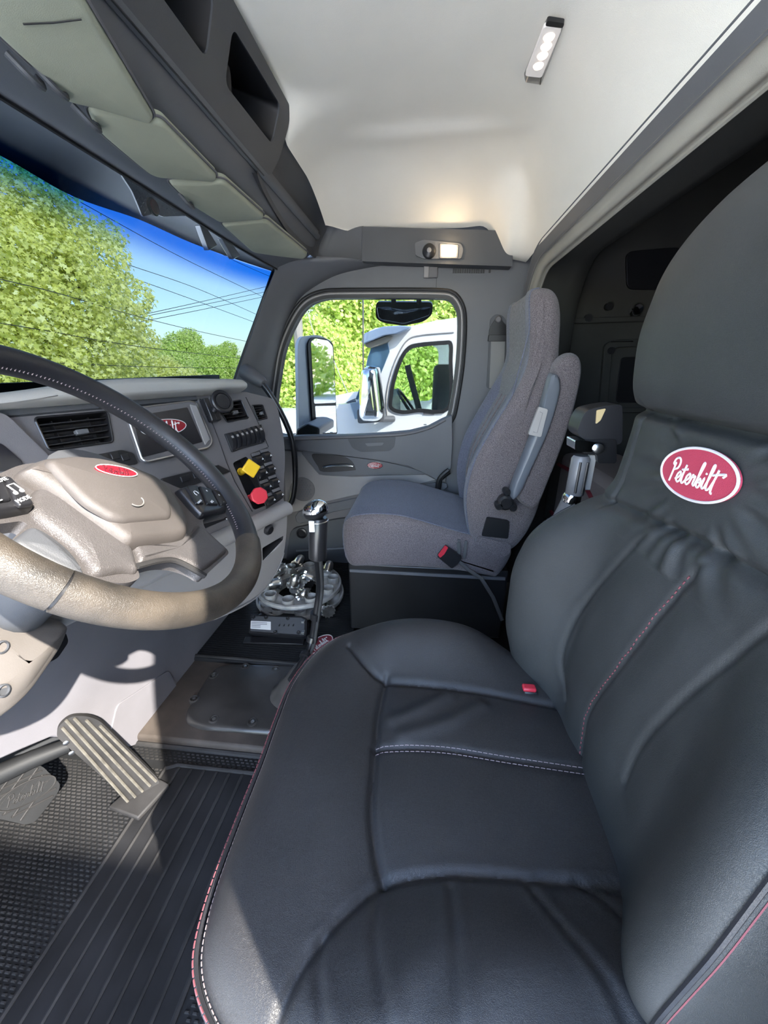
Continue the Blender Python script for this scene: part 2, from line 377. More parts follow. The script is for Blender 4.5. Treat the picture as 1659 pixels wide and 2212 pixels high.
MB().grid([[ws_top(x) * (1 - t) + ws_bot(x) * t + np.array([0, .02 * math.sin(math.pi * t), 0]) for x in wx] for t in np.linspace(-.06, 1, 9)]).build('pane', wsm, w1, smooth=80)
MB().tube([ws_top(x) + np.array([0, -.002, -.002]) for x in np.linspace(-.93, .86, 40)], .004, 6).build('edge_seal', seal, w1)
MB().tube([p + np.array([.012, .012, 0]) for p in A], .006, 6).build('edge_seal', seal, w1)
# header underside between windshield and visors
rows = []
for x in np.linspace(-1.02, .90, 40):
    t = ws_top(x); rows.append([t + np.array([0, .03, .03]), t, t + np.array([0, -.004, .002]), np.array([x, .60, 1.488]), np.array([x, .53, 1.508]), np.array([x, .505, 1.525]), np.array([x, .49, 1.56]), np.array([x, .47, 1.60])])
h = MB().grid(rows).build('trim_2', plast_dk2, smooth=50); tag(h, 'dark grey header trim along the top of the windshield', 'trim', kind='structure')
# side cove between header, ceiling and passenger wall
U = spl([(.34, .43, 1.70), (.60, .43, 1.683), PX((700, 440), 'x', .85), PX((722, 464), 'x', .91), PX((745, 481), 'x', .935), PX((785, 491), 'x', .945)], 6)
Lw = spl([PX((556, 378), 'y', .47), PX((575, 425), 'y', .488), PX((630, 512), 'y', .50), PX((680, 556), 'x', .90), PX((720, 563), 'x', .945), PX((785, 566), 'x', .95)], 6)
rows = [[u + np.array([0, .0, .02])] + [u * (1 - t) + l * t + np.array([.03, .035, .0]) * math.sin(math.pi * t) * (.8 if i < 20 else .3) for t in np.linspace(0, 1, 9)] + [l + np.array([.01, .02, .01])] for i, (u, l) in enumerate(zip(U, Lw))]
cv = MB().grid(rows).build('trim_3', plast_dk, smooth=60); tag(cv, 'curved black corner cove above the passenger window', 'trim', kind='structure')
# side header box with reading light
SH = Plane((.945, 0, 0), (0, -1, 0), (0, 0, 1))
sh = thing('reading_light_console', 'charcoal panel with a lit reading lamp above the passenger window', 'lamp', (.97, 0, 1.48))
ab = fillet(SH.abs_([(783, 491), (1080, 500), (1106, 512), (1106, 577), (783, 566)]), [.004, .02, .03, .006, .004])
panel('housing', SH, ab, -.06, .012, plast_dk, sh, .008)
ab = fillet(SH.abs_([(896, 526), (915, 519), (995, 527), (1001, 540), (996, 560), (915, 560), (898, 553)], .012), .008)
panel('bezel', SH, ab, .012, .02, plast_dk2, sh, .003)
q = SH.at(*SH.ab((927, 543), .02), .02); MB().lathe([(.028, -.004), (.028, .004), (.024, .012), (.012, .018), (.001, .02)], q, SH.m, 24).build('knob', plast_bks, sh)
MB().lathe([(.009, .018), (.009, .022), (.004, .024), (.0005, .024)], q, SH.m, 16).build('knob_cap', plast_gr, sh)
lens_on = mat('warm_lamp_lens', (.9, .85, .75), .3, emit=((1, .80, .50), 4.0))
lens_off = mat('lamp_lens', (.80, .78, .76), .3, emit=((1, .88, .78), .12))
lamp_led = mat('warm_led', (1, .9, .8), .3, emit=((1, .80, .62), 1.3))
panel('lamp_frame', SH, fillet(SH.abs_([(950, 527), (990, 530), (988, 558), (950, 558)], .02), .006), .02, .024, plast_gr, sh, .002)
panel('lens', SH, fillet(SH.abs_([(953, 530), (987, 533), (985, 555), (953, 555)], .022), .004), .02, .027, lens_on, sh, .002)
for k in range(4):
    q = SH.ab((958 + k * 8, 544), .027); MB().lathe([(.004, 0), (.004, .003), (.001, .004)], SH.at(*q, .026), SH.m, 10).build('led', lamp_led, sh)
ld = bpy.data.lights.new('reading_lamp_light', 'POINT'); ld.energy = .35; ld.color = (1, .75, .45); ld.shadow_soft_size = .02
lo = bpy.data.objects.new('reading_lamp_light', ld); COL.objects.link(lo); lo.parent = sh; lo.location = tuple(SH.at(*SH.ab((970, 543)), .05) - ORG[sh])
# rear opening beam and pillar: swept along the opening
def beam_path():
    pts = [(-1.02, 1.45, 0, 1)] + [(x, 1.45, 0, 1) for x in np.linspace(-.6, .72, 12)]
    for k in range(1, 9):
        t = k / 8 * math.pi / 2; pts.append((.72 + .20 * math.sin(t), 1.25 + .20 * math.cos(t), math.sin(t), math.cos(t)))
    return pts + [(.92, z, 1, 0) for z in (1.0, .6, .2, 0.0)]
def sweep(sec):
    return [[(x + nx * r, y, z + nz * r) for r, y in sec] for x, z, nx, nz in beam_path()]
tr4 = thing('trim_4', 'padded taupe beam framing the dark sleeper opening', 'trim', (0, -.4, 0), kind='structure')
MB().grid(sweep([(.075, -.386), (.055, -.381), (.052, -.384), (.015, -.388), (.005, -.392)])).build('front_strip', plast_dk2, tr4)
MB().grid(sweep(spl([(.010, -.389), (.006, -.400), (-.012, -.404), (-.022, -.412), (-.020, -.424), (-.026, -.430)], 4))).build('padded_rail', felt_tr, tr4, smooth=60)
MB().tube([(x + nx * -.026, -.428, z + nz * -.026) for x, z, nx, nz in beam_path()], .0045, 6).build('piping', felt_tr, tr4)
MB().grid(sweep([(-.026, -.428), (-.012, -.47), (-.004, -.54), (.02, -.60), (.06, -.62)])).build('underside', felt_dk, tr4, smooth=60)
MB().grid(sweep([(-.02, -.42), (.50, -.42)])).build('backing', felt_dk, tr4)
# sleeper box
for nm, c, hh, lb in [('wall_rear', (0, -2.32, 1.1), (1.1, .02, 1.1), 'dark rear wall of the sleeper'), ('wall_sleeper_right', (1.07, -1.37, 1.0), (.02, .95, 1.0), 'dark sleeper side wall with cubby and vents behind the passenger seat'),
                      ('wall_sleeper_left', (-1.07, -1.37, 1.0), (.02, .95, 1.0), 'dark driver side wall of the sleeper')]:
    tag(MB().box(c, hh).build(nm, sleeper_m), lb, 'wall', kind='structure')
SL = Plane((1.05, 0, 0), (0, -1, 0), (0, 0, 1))
sp = thing('trim_6', 'dim moulded cubby, dark speaker cover and lamp on the sleeper side wall', 'trim', (1.05, -.8, 1.0), kind='structure')
panel('speaker_cover', SL, fillet(SL.abs_([(1350, 545), (1470, 535), (1470, 628), (1352, 626)]), .03), 0, .012, plast_bk, sp, .006)
panel('shelf_edge', SL, SL.abs_([(1225, 688), (1440, 682), (1440, 694), (1225, 700)]), 0, .02, sleeper_m, sp, .004)
o_ = fillet(SL.abs_([(1302, 745), (1320, 735), (1420, 730), (1420, 890), (1290, 890)]), .04); i_ = fillet(SL.abs_([(1318, 760), (1330, 750), (1405, 748), (1405, 880), (1308, 880)]), .03)
panel('cubby_frame', SL, o_, 0, .02, sleeper_m, sp, .006, holes=[i_])
panel('cubby_hole', SL, fillet(SL.abs_([(1340, 772), (1400, 770), (1400, 870), (1328, 870)]), .02), 0, .006, plast_bk, sp)
for p in [(1316, 758), (1298, 872), (1268, 688), (1312, 663)]:
    MB().lathe([(.016, 0), (.016, .024), (.001, .024)], SL.pt(p), SL.m, 12).build('screw_plug', plast_bk, sp)
q = SL.pt((1372, 670)); MB().lathe([(.03, 0), (.03, .015), (.02, .03), (.001, .033)], q, SL.m, 12).build('lamp_lens', chrome, sp)
# lower B pillar trim beside the driver seat
bp = MB().box((-.90, -.40, .45), (.14, .03, .47)).build('trim_7', carpet, bevel=.02); tag(bp, 'grey carpeted pillar base beside the driver seat', 'trim', kind='structure')
# ================================================================== OVERHEAD CONSOLE AND VISORS
oc = thing('overhead_console', 'charcoal overhead storage console with two open cubbies', 'console', (-.3, .45, 1.5))
xe = CON.ab((608, 320))[0] + .005
fo = [(-.72, -.004), (xe - .03, -.004), (xe, .05), (xe + .005, .14), (xe - .02, .166), (-.72, .166)]
b2 = fillet(CON.abs_([(503, 58), (606, 228), (588, 312), (486, 182)]), .02)
a2 = np.array(CON.abs_([(503, 58), (486, 182)])); wdt = .21
b1r = a2 - np.array([a2[1][0] - CON.ab((447, 127))[0], 0]); b1 = fillet([(b1r[0][0] - wdt, b1r[0][1]), tuple(b1r[0]), tuple(b1r[1]), (b1r[1][0] - wdt, b1r[1][1])], .02)
panel('face', CON, fillet(fo, [0, .02, .03, .03, .01, 0]), -.012, 0, plast_dk, oc, .004, holes=[b1, b2])
for hl in (b1, b2):
    rings = [poly3(CON, hl, -.004), poly3(CON, inset(hl, .006), -.04), poly3(CON, inset(hl, .015), -.12)]
    mb = MB().grid(rings, cu=True); mb.prism([rings[-1]], -CON.m * .004); mb.build('cubby', plast_bk, oc, smooth=50)
    cc = np.mean(np.array(hl), 0); MB().tube(spl([CON.at(cc[0] - .03, cc[1] - .03, -.09), CON.at(cc[0], cc[1] + .02, -.085), CON.at(cc[0] + .04, cc[1] - .01, -.09), CON.at(cc[0] + .06, cc[1] - .04, -.1)], 5), .012, 8, flat=.5).build('bracket', plast_md, oc)
    MB().lathe([(.012, 0), (.012, .01), (.001, .01)], CON.at(cc[0] - .05, cc[1] + .03, -.118), CON.m, 12).build('socket', seal, oc)
sec = [(.4, 1.745), (.465, 1.585), (.469, 1.577), (.474, 1.572), (.48, 1.570), (.492, 1.578), (.497, 1.60), (.49, 1.64)]
prof = []
for x in np.linspace(-1.02, .90, 30): prof.append([np.array([x, y, z]) for y, z in sec[1:]])
MB().grid(prof).build('lower_lip', plast_dk2, oc, smooth=50)
MB().tube([(-1.0, .4735, 1.5735), (.33, .4735, 1.5735)], .0022, 6).build('seam', seal, oc)
e0 = [CON.at(a, b, 0) for a, b in fillet(fo, [0, .02, .03, .03, .01, 0]) if a > 0]
MB().grid([e0, [p - CON.m * .10 + np.array([.0, 0, .01]) for p in e0]]).build('end_cap', plast_dk, oc)
# sun visors
def visor(px, label, c=.012, th=.02, seam=None):
    ab = HDR.abs_(px, c); ab = [tuple(p) for p in fillet(ab, .022)]
    t = thing('sun_visor', label, 'sun visor', HDR.at(*np.mean(ab, 0), c), 'sun visors folded along the header')
    dome(MB(), HDR, ab, c - th, c, .010, .004).build('visor_panel', visor_m, t, smooth=60)
    rp = np.array([HDR.at(*p, c - th * .5) for p in inset(ab, -.001)]); 
    MB().tube(list(rp) + [rp[0]], .0022, 6, False).build('edge_welt', plast_md, t)
    if seam:
        s0, s1 = [HDR.pt(p, c + .0045) for p in seam]; MB().tube([s0, (s0 + s1) / 2 - np.array([0, 0, .001]), s1], .001, 6).build('seam', seal, t)
    return t
v1 = visor([(-160, -60), (20, -160), (182, -2), (340, 262), (325, 276), (200, 240), (140, 228), (110, 190), (0, 92)], 'largest grey green sun visor nearest the driver, two hinged halves', .022, .02, [(50, 52), (176, 42)])
v2 = visor([(185, 238), (330, 262), (355, 268), (474, 388), (462, 398), (330, 388), (300, 365), (212, 292)], 'second sun visor from the driver, tucked under the largest one', .016)
v3 = visor([(360, 396), (440, 398), (484, 392), (574, 470), (568, 477), (474, 485), (410, 446)], 'small sun visor in the middle of the header with a finger notch', .014)
v4 = visor([(476, 488), (578, 478), (668, 552), (655, 562), (600, 556), (545, 548)], 'sun visor at the passenger end beside the A pillar', .014)
for vt, p in [(v1, (62, 148)), (v1, (115, 172)), (v2, (192, 250)), (v3, (405, 430))]:
    q = HDR.pt(p, .016); mb = MB(); mb.tube(spl([q + np.array([-.022, .008, .004]), q + np.array([-.008, -.004, -.012]), q + np.array([.012, -.004, -.014]), q + np.array([.022, .008, .002])], 4), .0048, 8); mb.build('pivot_clip', plast_dk, vt)
# exterior visor over the windshield
ev = thing('exterior_visor', 'dark painted roof visor seen through the top of the windshield', 'visor', (0, .9, 1.5))
rows = []
edge = spl([(-1.1, .80, 1.50), (-.75, .93, 1.515), (-.4, .955, 1.517), (0, .955, 1.515), (.2, .95, 1.50), PX((300, 474), 'y', .95), PX((400, 519), 'y', .93), PX((470, 546), 'y', .885), PX((530, 567), 'y', .82), PX((600, 590), 'y', .73)], 6)
for e in edge:
    t = ws_top(np.clip(e[0], -1, .9)) + np.array([0, .02, .03]); t[0] = e[0]
    rows.append([t + np.array([0, 0, .02]), t * .6 + e * .4 + np.array([0, 0, .03]), e + np.array([0, -.02, .012]), e, e + np.array([0, .004, .012]), t * .6 + e * .4 + np.array([0, 0, .055]), t + np.array([0, 0, .05])])
navy = mat('navy_paint', (.006, .013, .024), .35)
MB().grid(rows).build('visor_shell', navy, ev, smooth=60)
# diamond plate bracket with red marker lamp under the exterior visor
VB = Plane((0, .80, 1.5), (1, 0, 0), (0, .0, 1))
tread = mat('tread_plate', (.85, .86, .87), .5, .25)
dpx = [(262, 377), (300, 396), (340, 428), (405, 466), (352, 468), (335, 461), (308, 468), (297, 440), (285, 412)]
dab = [tuple(p) for p in fillet(VB.abs_(dpx), .006)]
MB().prism([poly3(VB, dab, 0)], -VB.m * .004).build('tread_plate', tread, ev)
mb = MB()
from mathutils.geometry import intersect_point_tri_2d
def inpoly(p, poly):
    x, y = p; c = False; n = len(poly)
    for i in range(n):
        x1, y1 = poly[i][:2]; x2, y2 = poly[i - 1][:2]
        if (y1 > y) != (y2 > y) and x < (x2 - x1) * (y - y1) / (y2 - y1) + x1: c = not c
    return c
da = np.array(dab); k = 0
for i, a in enumerate(np.arange(da[:, 0].min(), da[:, 0].max(), .011)):
    for j, b in enumerate(np.arange(da[:, 1].min(), da[:, 1].max(), .011)):
        if inpoly((a, b), inset(dab, .003)):
            s = 1 if (i + j) % 2 else -1
            mb.add([VB.at(a + .005, b + .005 * s, .0005), VB.at(a - .0015, b + .0015 * s, .0005), VB.at(a - .005, b - .005 * s, .0005), VB.at(a + .0015, b - .0015 * s, .0005), VB.at(a, b, .0025)], [[0, 1, 4], [1, 2, 4], [2, 3, 4], [3, 0, 4]])
mb.build('tread_bumps', tread, ev, kind='stuff')
q = VB.pt((328, 447)); lamp_red = mat('red_marker_lens', (.35, .06, .03), .25)
MB().lathe([(.022, 0), (.022, .006), (.019, .008), (.001, .008)], q, VB.m, 20).build('lamp_ring', seal, ev)
MB().lathe([(.018, .006), (.017, .011), (.008, .015), (.001, .016)], q, VB.m, 20).build('marker_lamp', lamp_red, ev)
panel('visor_strut', VB, VB.abs_([(432, 486), (445, 489), (470, 530), (452, 541)]), -.02, 0, steel, ev, .002)
panel('visor_strut', VB, VB.abs_([(480, 515), (498, 522), (520, 552), (505, 560)]), -.02, 0, steel, ev, .002)
# ------------------------------------------------------------------ lettering strokes of the oval emblem
GLY = {'P': ([[(.12, -.05), (.2, .35), (.27, .8), (.2, .7), (.12, .78), (.22, .98), (.45, 1.02), (.58, .85), (.5, .6), (.25, .5)]], .52),
       'e': ([[(0, .12), (.18, .2), (.30, .36), (.22, .46), (.08, .32), (.08, .08), (.22, .0), (.36, .12)]], .34),
       't': ([[(.0, .12), (.14, .5), (.2, .8), (.1, .3), (.12, .05), (.22, .0), (.34, .12)], [(-.02, .56), (.36, .62)]], .32),
       'T': ([[(.0, .12), (.14, .5), (.2, .85), (.1, .3), (.1, -.05), (.2, -.1)], [(-.05, .6), (.2, .66), (.62, .72), (.52, .6)]], .5),
       'r': ([[(0, .1), (.1, .38), (.12, .46), (.16, .36), (.28, .4), (.24, .1), (.32, .02), (.4, .12)]], .38),
       'b': ([[(0, .12), (.2, .75), (.24, .98), (.16, .95), (.08, .4), (.1, .05), (.24, .0), (.32, .2), (.22, .36), (.12, .22), (.36, .18)]], .36),
       'i': ([[(0, .12), (.1, .42), (.07, .1), (.16, .0), (.28, .12)], [(.14, .58), (.16, .64)]], .26),
       'l': ([[(0, .12), (.2, .75), (.22, .98), (.14, .92), (.07, .3), (.09, .03), (.2, .0), (.32, .12)]], .3)}
def script_word(pl, ca, cb, width, rad, c=.001, rot=0., slant=.12, mb=None, hs=1.0):
    mb = mb or MB(); x = 0; st = []
    for ch in 'PeterbilT':
        g, adv = GLY[ch]
        for s in g: st.append([(x + px + slant * py, py) for px, py in s])
        x += adv
    W_ = x + .2; sc = width / W_; cr, sr = math.cos(rot), math.sin(rot)
    for s in st:
        pts = []
        for px, py in spl(s, 4):
            a, b = (px - W_ / 2) * sc, (py - .45) * sc * hs; pts.append(pl.at(ca + a * cr - b * sr, cb + a * sr + b * cr, c))
        mb.tube(pts, rad, 5, True, upv=pl.m)
    return mb
def emblem(pl, ca, cb, ra, rb, parent, rot=0., base=red_m, rim=white_p, ink=white_p, th=.003, c=0., name='badge', lw=1.0, rw=1.0):
    e = ell(ca, cb, ra, rb, 44, rot)
    o = MB().prism([poly3(pl, e, c)], pl.m * th).build(name, base, parent, th * .3, label='red oval badge with script lettering')
    ep = ell(ca, cb, ra * .985, rb * .97, 60, rot); MB().tube([pl.at(*p, c + th) for p in ep + [ep[0]]], ra * .035 * rw, 6, False).build('badge_rim', rim, o)
    script_word(pl, ca, cb - rb * .02, ra * 1.42, ra * .028 * lw, c + th, rot, hs=1.05).build('lettering', ink, o)
    return o
def text_obj(s, pl, ca, cb, size, mat_, parent, c=.0005, th=.0004, rot=0.):
    cu = bpy.data.curves.new('text', 'FONT'); cu.body = s; cu.size = size; cu.extrude = th; cu.align_x = 'CENTER'; cu.align_y = 'CENTER'; cu.resolution_u = 2
    ob = bpy.data.objects.new('text', cu); COL.objects.link(ob); bpy.context.view_layer.update()
    me = bpy.data.meshes.new_from_object(ob); bpy.data.objects.remove(ob); cr, sr = math.cos(rot), math.sin(rot)
    flip = 1 if np.cross(pl.u, pl.w) @ pl.m > 0 else -1
    mb = MB(); mb.add([pl.at(ca + v.co.x * cr - v.co.y * sr, cb + v.co.x * sr + v.co.y * cr, c + v.co.z) for v in me.vertices], [list(f.vertices) for f in me.polygons])
    return mb.build('lettering', mat_, parent, merge=False)
# ================================================================== DASHBOARD
da_ = thing('dashboard', 'grey wraparound truck dashboard with vents, screen and switch panel', 'dashboard', (-.1, .7, .45))
right = DP.abs_([(532, 847), (590, 861), (601, 885), (613, 945), (616, 985), (612, 1078), (616, 1088)])
fasc = [(-.80, .056)] + DP.abs_([(0, 886), (190, 876), (430, 849)]) + right + [(.33, -.30), (-.80, -.30)]
v1ab = [tuple(p) for p in fillet(DP.abs_([(73, 903), (232, 889), (244, 955), (106, 974)]), .008)]
v2ab = [tuple(p) for p in fillet(DP.abs_([(466, 874), (520, 864), (537, 903), (490, 912)]), .006)]
v3ab = [tuple(p) for p in fillet(DP.abs_([(544, 876), (567, 875), (577, 903), (557, 908)]), .004)]
pock = [tuple(p) for p in fillet(DP.abs_([(502, 1000), (533, 985), (541, 1000), (589, 1086), (548, 1102)]), .010)]
panel('fascia', DP, fillet(fasc, [0, 0, 0, 0, .004, .015, .03, .03, .03, .01, .01, 0, 0]), -.04, 0, plast_md, da_, .004, holes=[v1ab, v2ab, v3ab, pock])
def vent(ab, nh, nv, depth=.03):
    p = np.array(ab); t = MB(); rings = [poly3(DP, ab, -.001), poly3(DP, inset(ab, .003), -depth)]
    t.grid(rings, cu=True); t.prism([rings[-1]], -DP.m * .002); vo = t.build('air_vent', plast_bk, da_, smooth=40)
    MB().tube([DP.at(*q, .001) for q in list(ab) + [ab[0]]], .0022, 6, False).build('vent_rim', plast_bks, vo)
    a0, b0 = p.min(0); a1, b1 = p.max(0); cen = p.mean(0)
    def span(b):   # horizontal extent of the polygon at height b
        xs = []; n = len(p)
        for i in range(n):
            (x1, y1), (x2, y2) = p[i - 1], p[i]
            if (y1 > b) != (y2 > b): xs.append(x1 + (x2 - x1) * (b - y1) / (y2 - y1))
        return min(xs), max(xs)
    for k in range(nh):
        b = b0 + (b1 - b0) * (k + 1) / (nh + 1); x0, x1 = span(b)
        MB().box(DP.at((x0 + x1) / 2, b, -.010), ((x1 - x0) / 2 - .003, .0012, .008), [DP.u, DP.w, DP.m]).build('slat', plast_bks, vo, .0008)
    for k in range(nv):
        a = a0 + (a1 - a0) * (k + 1) / (nv + 1); MB().box(DP.at(a, cen[1], -.02), (.001, (b1 - b0) * .42, .006), [DP.u, DP.w, DP.m]).build('vane', plast_bk, vo)
    MB().box(DP.at(cen[0] + .005, cen[1] - .004, -.001), ((a1 - a0) * .09, .005, .006), [DP.u, DP.w, DP.m]).build('vent_tab', plast_dk2, vo, .002)
    return vo
vent(v1ab, 4, 3); vent(v2ab, 4, 2); vent(v3ab, 5, 1, .02)
# screen
scr = DP.abs_([(263, 886), (405, 868), (420, 872), (455, 955), (447, 970), (312, 1002), (300, 995)])
so = panel('screen_bezel', DP, fillet(scr, [.008, .01, .012, .015, .012, .012, .01]), 0, .010, plast_md, da_, .003)
gl = DP.abs_([(286, 900), (404, 880), (437, 955), (308, 988)], .010)
panel('screen', DP, fillet(gl, .004), .008, .0115, screen_m, so, .001)
q0, q1 = DP.ab((302, 928), .0115), DP.ab((400, 912), .0115)
emblem(DP, (q0[0] + q1[0]) / 2, (q0[1] + q1[1]) / 2 - .004, abs(q1[0] - q0[0]) / 2, .019, so, 0, red_m, white_p, white_p, .0006, .0112, 'screen_logo', .8, .5)
rp = [DP.at(*p, .010) for p in inset(fillet(scr, [.008, .01, .012, .015, .012, .012, .01]), .002)]
MB().tube(rp + [rp[0]], .0024, 6, False).build('bezel_trim', steel, so)
MB().prism([poly3(DP, DP.abs_([(408, 874), (422, 876), (452, 952), (442, 962)], .010), .0102)], DP.m * .004).build('bezel_side', plast_gr, so, .002)
MB().tube([DP.pt(p, .0004) for p in [(433, 862), (455, 905), (472, 948), (490, 1000), (507, 1040), (545, 1105)]], .0014, 5).build('panel_gap', plast_bk, da_)
MB().tube([DP.pt(p, .0004) for p in [(531, 858), (559, 916), (580, 966)]], .0014, 5).build('panel_gap', plast_bk, da_)
# instrument binnacle edge, small button strip, radio slots
panel('binnacle', DP, fillet(DP.abs_([(-330, 905), (0, 892), (18, 900), (132, 1012), (-330, 1060)], .012), [0, .01, .02, .01, 0]), 0, .014, plast_md, da_, .006)
g = panel('gauge_glass', DP, fillet(DP.abs_([(-330, 965), (0, 955), (52, 1000), (40, 1015), (-330, 1040)], .016), .01), .012, .017, screen_m, da_, .002)
bs = panel('button_strip', DP, fillet(DP.abs_([(200, 984), (262, 972), (288, 980), (298, 1002), (200, 1018)], .002), .005), 0, .004, plast_bk, da_, .0015)
for k, p in enumerate([(225, 990), (248, 985), (270, 988)]): MB().box(DP.pt(p, .004), (.008, .007, .003), [DP.u, DP.w, DP.m]).build('button', plast_bks, bs, .001)
rd = panel('radio', DP, [DP.ab((345, 1035)), DP.ab((470, 1005)), (.31, -.16), (.12, -.17)], 0, .005, plast_bk, da_, .002)
for k in range(3): MB().box(DP.pt((400 + k * 26, 1034 - k * 8), .005), (.012, .007, .003), [DP.u, DP.w, DP.m]).build('button', plast_bks, rd, .001)
hv = panel('climate_panel', DP, [(.0, -.22), (.30, -.22), (.30, -.275), (.0, -.275)], 0, .004, plast_bk, da_, .002)
for a in (.05, .14, .235):
    MB().lathe([(.021, 0), (.020, .016), (.016, .019), (.001, .019)], DP.at(a, -.248, .004), DP.m, 20).build('climate_knob', plast_bks, hv)
    for j in range(8):
        t = j / 8 * 2 * math.pi; MB().box(DP.at(a + .026 * math.cos(t), -.248 + .026 * math.sin(t), .0045), (.0018, .0018, .0005), [DP.u, DP.w, DP.m]).build('dial_mark', white_p, hv)
# rocker row
for grp in (([0, 1, 2], DP.ab((484, 938)), DP.ab((521, 929)), DP.ab((500, 977)), DP.ab((527, 968))), ([0, 1, 2], DP.ab((520, 930)), DP.ab((551, 920)), DP.ab((527, 968)), DP.ab((556, 960))), ([0], DP.ab((551, 922)), DP.ab((563, 917)), DP.ab((556, 960)), DP.ab((567, 957)))):
    ids, tl, tr, bl, br = grp; tl, tr, bl, br = map(np.array, (tl, tr, bl, br)); n = len(ids)
    sw = panel('switch_frame', DP, [tuple(x) for x in (tl, tr, br, bl)], -.002, .004, plast_bk, da_, .001)
    for k in range(n):
        f0, f1 = (k + .12) / n, (k + .88) / n
        c4 = [tl + (tr - tl) * f0, tl + (tr - tl) * f1, bl + (br - bl) * f1, bl + (br - bl) * f0]; cen = sum(c4) / 4; hw = np.linalg.norm(c4[1] - c4[0]) / 2 * .92; hh = np.linalg.norm(c4[3] - c4[0]) / 2 * .9
        rows = []
        for t in np.linspace(-1, 1, 9):
            cc = .006 + .012 * (1 - abs(t) ** 2) + .004 * t
            rows.append([DP.at(cen[0] - hw, cen[1] + hh * t, .002), DP.at(cen[0] - hw * .8, cen[1] + hh * t, cc), DP.at(cen[0] + hw * .8, cen[1] + hh * t, cc), DP.at(cen[0] + hw, cen[1] + hh * t, .002)])
        r_ = MB().grid(rows).build('rocker_switch', plast_bks, sw, smooth=40)
        MB().box(DP.at(cen[0], cen[1] + hh * .45, .0172), (hw * .45, hh * .16, .0006), [DP.u, DP.w, DP.m]).build('switch_icon', plast_gr, r_)
# 2 x 4 switch column
c00, c10, c01, c11 = [np.array(DP.ab(p)) for p in ((541, 980), (577, 966), (575, 1100), (611, 1076))]
colp = panel('switch_column', DP, [tuple(x) for x in (c00, c10, c11, c01)], -.002, .002, plast_bk, da_, .001)
for r in range(4):
    for c_ in range(2):
        f, g_ = (c_ + .5) / 2, (r + .5) / 4
        cen = (c00 * (1 - f) + c10 * f) * (1 - g_) + (c01 * (1 - f) + c11 * f) * g_
        hw = np.linalg.norm(c10 - c00) / 4 * .84; hh = np.linalg.norm(c01 - c00) / 8 * .88
        MB().box(DP.at(cen[0], cen[1] + hh * .72, .004), (hw, hh * .24, .0025), [DP.u, DP.w, DP.m]).build('label_strip', plast_md, colp, .001)
        rk = MB(); rk.grid([[DP.at(cen[0] + hw * s, cen[1] - hh * .3 + hh * .6 * t, .002 if abs(s) > .9 else .006 + .007 * (1 - t * t) + .003 * t) for s in (-1, -.85, .0, .85, 1)] for t in np.linspace(-1, 1, 7)])
        ro = rk.build('rocker_switch', plast_bks, colp, smooth=50)
        MB().add([DP.at(cen[0] + hw * .1, cen[1] - hh * .45, .0165), DP.at(cen[0] + hw * .7, cen[1] - hh * .45, .0165), DP.at(cen[0] + hw * .4, cen[1] - hh * .1, .0172)], [[0, 1, 2]]).build('arrow_mark', white_p, ro)
# valve pocket and knobs
rings = [poly3(DP, pock, -.001), poly3(DP, inset(pock, .003), -.03)]
po = MB().grid(rings, cu=True).prism([rings[-1]], -DP.m * .003).build('valve_pocket', plast_bk, da_, smooth=40)
def knob(px0, px1, n, mat_, lab):
    a, b = DP.ab(px0, -.02); c1 = .055; base = DP.at(a, b, -.02); tip = DP.at(*DP.ab(px1, c1), c1); ax = (tip - base); ln = np.linalg.norm(ax); ax /= ln
    k = MB().lathe([(.011, 0), (.011, .004), (.0085, .006), (.0085, ln - .004), (.012, ln)], base, ax, 16).build('valve_knob', mat_, da_, label=lab)
    e1 = np.cross(ax, (0, 0, 1.)); e1 /= np.linalg.norm(e1); e2 = np.cross(e1, ax); ang0 = 0 if n == 4 else math.pi / 8; R = .027 if n == 4 else .024
    pg = [tip + (e1 * math.cos(ang0 + 2 * math.pi * i / n) + e2 * math.sin(ang0 + 2 * math.pi * i / n)) * R for i in range(n)]
    MB().prism([pg], ax * .009).build('knob_face', mat_, k, .003)
    return k
knob((520, 1019), (541, 1012), 4, yel_m, 'yellow diamond parking brake knob'); knob((541, 1076), (559, 1071), 8, redk_m, 'red octagonal trailer air knob')
# ledge and lower panels
MB().grid([[DP.at(a, b, c) for b, c in spl([(-.292, -.01), (-.295, .012), (-.308, .026), (-.325, .026), (-.336, .014), (-.338, -.01)], 4)] for a in np.linspace(-.8, .452, 20)]).build('ledge', plast_gr, da_, smooth=60)
s20, c20 = math.sin(_r), math.cos(_r)
LQ = Plane(DP.at(.3, -.335, .006), DP.u, (s20 * .22, c20 * .22, -1))
low = LQ.abs_([(621, 1100), (619, 1150), (612, 1200), (597, 1238), (572, 1275), (540, 1303), (480, 1333), (430, 1346), (300, 1352), (165, 1342)])
lp = [(-.80, 0)] + [(LQ.ab((621, 1100))[0], 0)] + [tuple(p) for p in spl(low, 3)] + [(-.80, low[-1][1])]
pk = [tuple(p) for p in fillet(LQ.abs_([(567, 1184), (613, 1157), (612, 1166), (568, 1212)]), .004)]
panel('lower_dash', LQ, lp, -.03, .0, plast_gr, da_, .008, holes=[pk], seg=3)
rings = [poly3(LQ, pk, -.001), poly3(LQ, inset(pk, .004), -.035)]
MB().grid(rings, cu=True).prism([rings[-1]], -LQ.m * .003).build('cup_pocket', plast_bk, da_, smooth=40)
MB().lathe([(.016, 0), (.016, .008), (.012, .012), (.001, .012)], LQ.pt((578, 1143)), LQ.m, 20).build('socket_cap', plast_bks, da_)
rim_pts = [LQ.at(*p, .0) for p in inset(spl(low, 3), 0.0)] if False else [LQ.at(a, b - .012, .003) for a, b in spl(low[2:], 3)]
